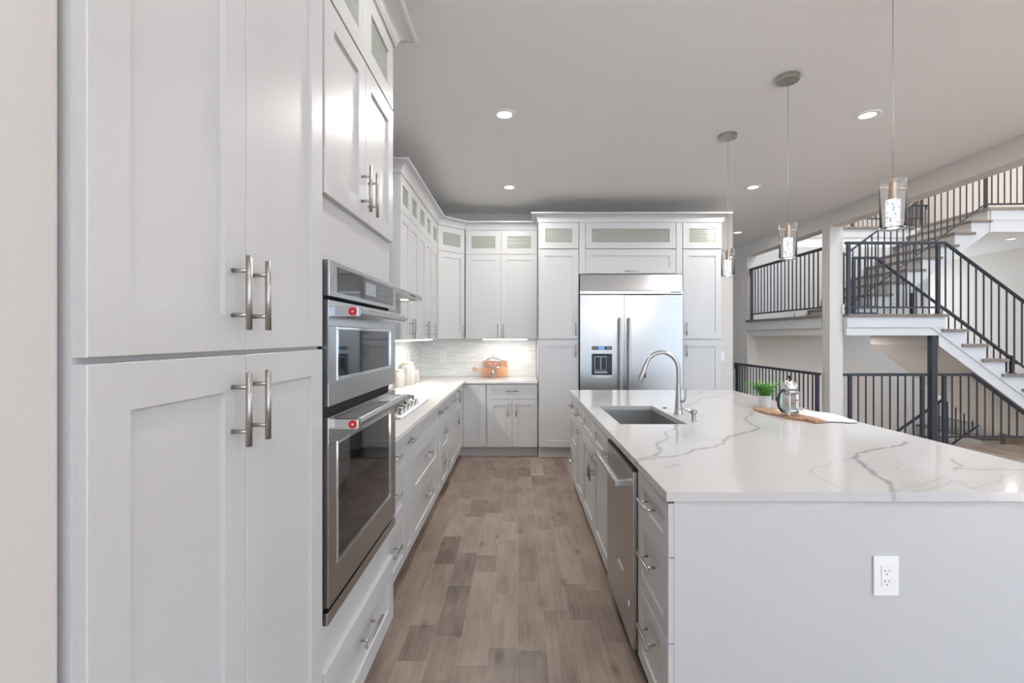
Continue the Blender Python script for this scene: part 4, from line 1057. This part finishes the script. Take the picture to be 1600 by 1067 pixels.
for k in range(1, 9):
    zt_ = LZ-RI*k; m = MB(); m.box(r[k-1], r[k]+0.03, 6.12, 7.40, zt_-TT+0.0005, zt_, 0.004); m.box(r[k-1]-0.05, r[k-1]-0.0003, 6.12, 6.149, zt_-TT+0.0005, zt_, 0.003)
    build('tread', m, 'tread_x', t, label='grey-brown wooden tread')
# landing
t = thing('stair_landing', 'stair landing with wood edge and white fascia between the flights', 'stair landing', (0, 0, 0))
m = MB(); m.box(WR2+0.003, 5.389, 6.17, 6.385, 1.446, LZ-TT); m.box(WR+0.02, 5.389, 6.386, 8.475, 1.446, LZ-TT); m.box(WR2+0.003, 5.389, 8.475, 8.715, 1.446, LZ-TT)
build('platform', m, 'wall', t)
m = MB(); m.box(WR2+0.003, 5.46, 6.145, 6.1695, 1.549, LZ-TT); build('fascia', m, 'trimw', t, label='white fascia board')
build('fascia', MB().box(WR2+0.003, 5.389, 6.160, 6.1695, 1.446, 1.548), 'trimw', t, label='white lower fascia board')
build('fascia', MB().box(WR-0.004, WR+0.0195, 6.385, 8.478, 1.545, LZ-TT), 'trimw', t, label='white fascia board')
m = MB(); m.box(WR2+0.003, 5.49, 6.12, 6.385, LZ-TT+0.0005, LZ, 0.004); m.box(WR-0.035, 5.49, 6.386, 8.474, LZ-TT+0.0005, LZ, 0.004); m.box(WR2+0.003, 5.49, 8.475, 8.715, LZ-TT+0.0005, LZ)
build('nosing', m, 'tread', t, label='grey-brown wood floor and nosing')
m = MB(); m.box(WR-0.02, WR+0.01, 8.455, 8.4795, LZ, LZ+0.13); m.box(4.178, 4.2, 6.195, 6.2245, LZ+0.0, LZ+0.13)
build('base_block', m, 'trimw', t, label='small white base block')
# upper flight
t = thing('upper_staircase', 'upper stair flight climbing right from the landing to the top floor', 'staircase', (0, 0, 0))
q = [7.305-RU*(9-k) for k in range(1, 10)]
saw = []
for k in range(1, 9):
    Tk = LZ+RI*k-TT; saw += [(q[k-1], Tk), (q[k], Tk)]
body = [(q[0], LZ+0.001)] + saw + [(q[8], 3.399), (7.334, 3.399), (7.334, 3.068), (5.52, LZ+0.001)]
poly_prism('carriage', body, 7.50, 8.66, 'wall_white', t, 'painted risers and core of the flight')
sk = [(q[0], LZ+0.001)] + saw + [(q[8], 3.399), (7.334, 3.399), (7.334, 3.163), (5.395, LZ+0.001)]
poly_prism('skirt_board', sk, 7.48, 7.4999, 'trimw', t, 'white stepped skirt board')
poly_prism('stringer', [(5.40, LZ+0.001), (7.334, 3.163), (7.334, 3.068), (5.52, LZ+0.001)], 7.49, 7.4999, 'trimw', t, 'pale sloping stringer below the skirt')
for k in range(1, 9):
    zt_ = LZ+RI*k; m = MB(); m.box(q[k-1]-0.03, q[k]-0.0003, 7.45, 8.70, zt_-TT+0.0005, zt_, 0.004); m.box(q[k], q[k]+0.05, 7.45, 7.4795, zt_-TT+0.0005, zt_, 0.003)
    build('tread', m, 'tread', t, label='grey-brown wooden tread')
build('wall_skirt', MB().prism([(q[0]-0.25, LZ+0.001), (q[0]-0.25, LZ+0.14), (q[0]-0.03, LZ+0.14), (7.2, 3.40), (7.3, 3.40), (5.5, LZ+0.001)], 'Y', 8.701, 8.7195), 'trimw', t, label='white wall skirt board')
# basement flight: starts at X=7.52, goes down to the left under the upper flight
t = thing('basement_staircase', 'basement stair flight going down below floor level behind the guard railing', 'staircase', (0, 0, 0))
pts = [(7.519, -0.002), (7.49, -0.002)]
for k in range(1, 13): x_ = 7.49-RU*(k-1); pts += [(x_, -RI*k), (x_-RU, -RI*k)]
pts += [(7.519-RU*12, -2.85), (7.2-RU*12+0.6, -2.85), (7.519, -0.25-0.3)]
poly_prism('carriage', pts[:-3]+[(pts[-4][0], -2.6), (7.519, -0.34)], 7.50, 8.715, 'trimw', t, 'white risers and core')
for k in range(1, 13):
    x_ = 7.49-RU*(k-1); build('tread', MB().box(x_-RU-0.03, x_-0.0005, 7.48, 8.715, -RI*k+0.0005, -RI*k+0.035, 0.004), 'tread', t, label='grey-brown wooden tread')
build('nosing', MB().box(7.455, 7.62, 6.38, 8.715, 0.0005, 0.012, 0.003), 'tread', t)

# ---------------------------------------------------------------- railings
def rail_bar(mb, p0, p1, w, h):
    p0 = Vector(p0); p1 = Vector(p1); d = p1-p0
    hx = Vector((d.x, d.y, 0)).normalized(); side = Vector((-hx.y, hx.x, 0))*w/2
    v = []
    for p in (p0, p1):
        for s_, z_ in ((-1, -h), (1, -h), (1, 0), (-1, 0)): v.append(mb.bm.verts.new(p+side*s_+Vector((0, 0, z_))))
    fs = [mb.bm.faces.new([v[i] for i in f_]) for f_ in ((0, 3, 2, 1), (4, 5, 6, 7), (0, 1, 5, 4), (1, 2, 6, 5), (2, 3, 7, 6), (3, 0, 4, 7))]
    bmesh.ops.recalc_face_normals(mb.bm, faces=fs)
def baluster_mesh(mb, x, y, z0, z1, twist=False, s_=0.0068):
    if not twist: mb.box(x-s_, x+s_, y-s_, y+s_, z0, z1); return
    n = 60; rings = []
    for k in range(n+1):
        z = z0+(z1-z0)*k/n; a = (k/n)*PI*9+PI/4
        rings.append([mb.bm.verts.new((x+s_*1.41*math.cos(a+j*PI/2), y+s_*1.41*math.sin(a+j*PI/2), z)) for j in range(4)])
    fs = []
    for k in range(n):
        for j in range(4): fs.append(mb.bm.faces.new((rings[k][j], rings[k][(j+1) % 4], rings[k+1][(j+1) % 4], rings[k+1][j])))
    bmesh.ops.recalc_face_normals(mb.bm, faces=fs)
def interp(prof, u):
    for (a, za), (b, zb_) in zip(prof[:-1], prof[1:]):
        if a <= u <= b: return za+(zb_-za)*(u-a)/(b-a)
    return prof[0][1] if u < prof[0][0] else prof[-1][1]
def railing(label, axis, fixed, top, bot, bal, posts, name='railing', tw=(), hooks=(), group=None, zbase=None, post=0.019, cols='railing'):
    """axis 'X' or 'Y' = direction the rail runs; fixed = the other coordinate. top/bot: [(u,z)]; bal: list of u; posts: [(u,z0,z1)]"""
    t = thing(name, label, 'railing', (0, 0, 0), 0, group)
    def P(u, z): return (u, fixed, z) if axis == 'X' else (fixed, u, z)
    m = MB()
    for (a, za), (b, zb_) in zip(top[:-1], top[1:]): rail_bar(m, P(a, za), P(b, zb_), 0.042, 0.020); rail_bar(m, P(a, za-0.0195), P(b, zb_-0.0195), 0.030, 0.016)
    build('top_rail', m, 'iron', t, bev=0.002)
    m = MB()
    for (a, za), (b, zb_) in zip(bot[:-1], bot[1:]): rail_bar(m, P(a, za), P(b, zb_), 0.026, 0.022)
    build('bottom_rail', m, 'iron', t)
    for i, u in enumerate(bal):
        z0 = interp(bot, u)-0.002 if zbase is None else zbase(u); z1 = interp(top, u)-0.034
        if z1-z0 < 0.03: continue
        m = MB(); p = P(u, 0); baluster_mesh(m, p[0], p[1], z0, z1, i in tw); build('baluster', m, 'iron', t, label='twisted baluster' if i in tw else None)
    for (u, z0, z1) in posts:
        p = P(u, 0); m = MB(); m.box(p[0]-post, p[0]+post, p[1]-post, p[1]+post, z0, z1)
        m.box(p[0]-post*1.6, p[0]+post*1.6, p[1]-post*1.6, p[1]+post*1.6, z0, z0+0.012); build('post', m, 'iron', t)
    for (u, z) in hooks:
        p = P(u, 0); m = MB(); m.box(p[0]-0.012, p[0]+0.012, p[1]-0.012, p[1]+0.012, z-0.09, z); build('bracket', m, 'iron', t)
    return t
S = 0.744
# landing guard seen through the hall-side opening (runs in Y)
bal = [8.30-0.1026*k for k in range(19)]
railing('black iron railing guarding the landing in the upper opening left of the pillar', 'Y', 4.085, [(6.40, 2.63), (8.475, 2.63)], [(6.40, 1.835), (8.42, 1.835)], bal, [(8.42, LZ, 2.60), ], tw=(4, 9, 14), hooks=((8.468, 2.61),))
# main-floor guard below it
bal = [6.50+0.1026*k for k in range(22)]
railing('black iron guard railing at floor level behind the fern, left of the pillar', 'Y', 3.975, [(6.34, 0.952), (8.84, 0.952)], [(6.38, 0.12), (8.80, 0.12)], bal, [(6.40, 0.0, 0.93), (8.76, 0.0, 0.93)], tw=(1, 6, 11, 16, 20), hooks=((8.828, 0.93),))
# front railing on landing and lower flight (runs in X at Y=6.19)
Yf = 6.19; s_f = 750/Yf
def X_at(x): return (x-811)*Yf/750
bx = [X_at(1325+12.0*k) for k in range(1, 23)]
topp = [(WR2+0.005, 2.655), (5.49, 2.655), (7.62, 2.655-S*2.13)]; bott = [(4.25, 1.818), (5.475, 1.818), (7.62, 1.818-S*2.145)]
bal_l = [X_at(1452-12*k) for k in range(10)][::-1]; bal_r = [X_at(1477.3+11.95*k) for k in range(19)]
allb = bal_l+bal_r
twi = [i for i, u in enumerate(allb) if any(abs(u-X_at(xx)) < 0.02 for xx in (1392, 1489.6, 1549, 1609, 1669))]
railing('black iron stair railing along the front edge of landing and lower flight', 'X', Yf, topp, bott, allb, [(X_at(1325.5), LZ, 2.63), (X_at(1465.5), LZ, 2.63), (X_at(1581), LZ-RI*4, 1.19)], tw=twi)
# short balusters between the sloping bottom rail and the treads
# far railing of the lower flight
Yr = 7.33
topp = [(5.10, 2.65), (5.44, 2.65), (7.6, 2.65-S*2.16)]; bott = [(5.10, 1.80), (5.44, 1.80), (7.6, 1.80-S*2.16)]
bal = [5.18+0.0985*k for k in range(24)]
railing('black iron railing on the far side of the lower stair flight', 'X', Yr, topp, bott, bal, [(5.11, LZ, 2.64), (6.01, LZ-RI*3, 2.1)], tw=(3, 8, 13, 18))
# railing on the near side of the upper flight, continuing level along the upper floor
Yu = 7.52
zb_top = 3.515
bott = [(5.06, zb_top-S*(7.30-5.06)), (7.30, zb_top), (9.15, zb_top+0.02)]
topp = [(5.06, zb_top+0.85-S*(7.30-5.06)), (7.30, zb_top+0.85), (9.15, zb_top+0.87)]
bal = [(1451+9.87*k-811)*Yu/750 for k in range(-12, 21)]
bal = [u for u in bal if abs(u-7.31) > 0.04]
twi = [i for i, u in enumerate(bal) if any(abs(u-(xx-811)*Yu/750) < 0.03 for xx in (1372, 1421.5, 1471, 1520, 1590))]
railing('black iron railing of the upper stair flight and top floor edge', 'X', Yu, topp, bott, bal, [(5.07, LZ, 2.75), (7.31, 3.44, 4.34)], tw=twi)
# balcony guard along the far edge of the upper floor
Yb = 8.79
bal = [4.25+0.0985*k for k in range(32)]
railing('black iron balcony railing on the top floor behind the stairs', 'X', Yb, [(4.22, 4.40), (7.40, 4.40)], [(4.22, 3.60), (7.40, 3.60)], bal, [(7.37, 3.44, 4.39)], tw=(4, 9, 14, 19, 24))
Yg = 10.75
bal = [7.5+0.1*k for k in range(17)]
railing('most distant black railing at the back of the top floor hall', 'X', Yg, [(7.4, 4.38), (9.15, 4.38)], [(7.4, 3.56), (9.15, 3.56)], bal, [(7.45, 3.44, 4.37), (9.0, 3.44, 4.37)], hooks=((9.12, 4.37),))
# guard under the landing (front), main floor, Y=6.2
Yg = 6.215
def XG(x): return (x-811)*Yg/750
bal = [XG(x) for x in (1341, 1353, 1365, 1378, 1390.7, 1403, 1414.5, 1427)]
railing('black iron floor guard under the landing, between pillar and square post', 'X', Yg, [(WR2+0.004, 0.957), (5.30, 0.957)], [(4.23, 0.145), (5.30, 0.145)], bal, [(XG(1328), 0, 0.935), (XG(1441), 0, 0.935)], tw=(3,))
bal = [XG(x) for x in (1487.7, 1501, 1513.7, 1526.7, 1539, 1551.5, 1564.4, 1576.6, 1589.3, 1602)]
railing('black iron floor guard under the lower flight, right of the square post', 'X', Yg, [(5.39, 0.957), (5.855, 0.957), (6.86, 0.957-S*1.005)], [(5.39, 0.145), (6.95, 0.145)], bal, [(XG(1475), 0, 0.935)], tw=(4,))
# basement handrail
bal = [5.85+0.13*k for k in range(14)]
railing('black iron handrail descending with the basement flight', 'X', 7.43, [(4.6, -0.031-0.706*1.24), (7.45, -0.031+0.706*1.61)], [(4.6, -0.83-0.706*1.24+0.0), (7.45, -0.83+0.706*1.61)], bal, [(7.45, 0, 1.05)])
# square black post carrying the landing
o = build('support_post', MB().box(5.305, 5.378, 6.165, 6.238, 0.0, 1.4455, 0.003), 'iron'); tag(o, 'thick square black steel post holding up the landing corner', 'post')
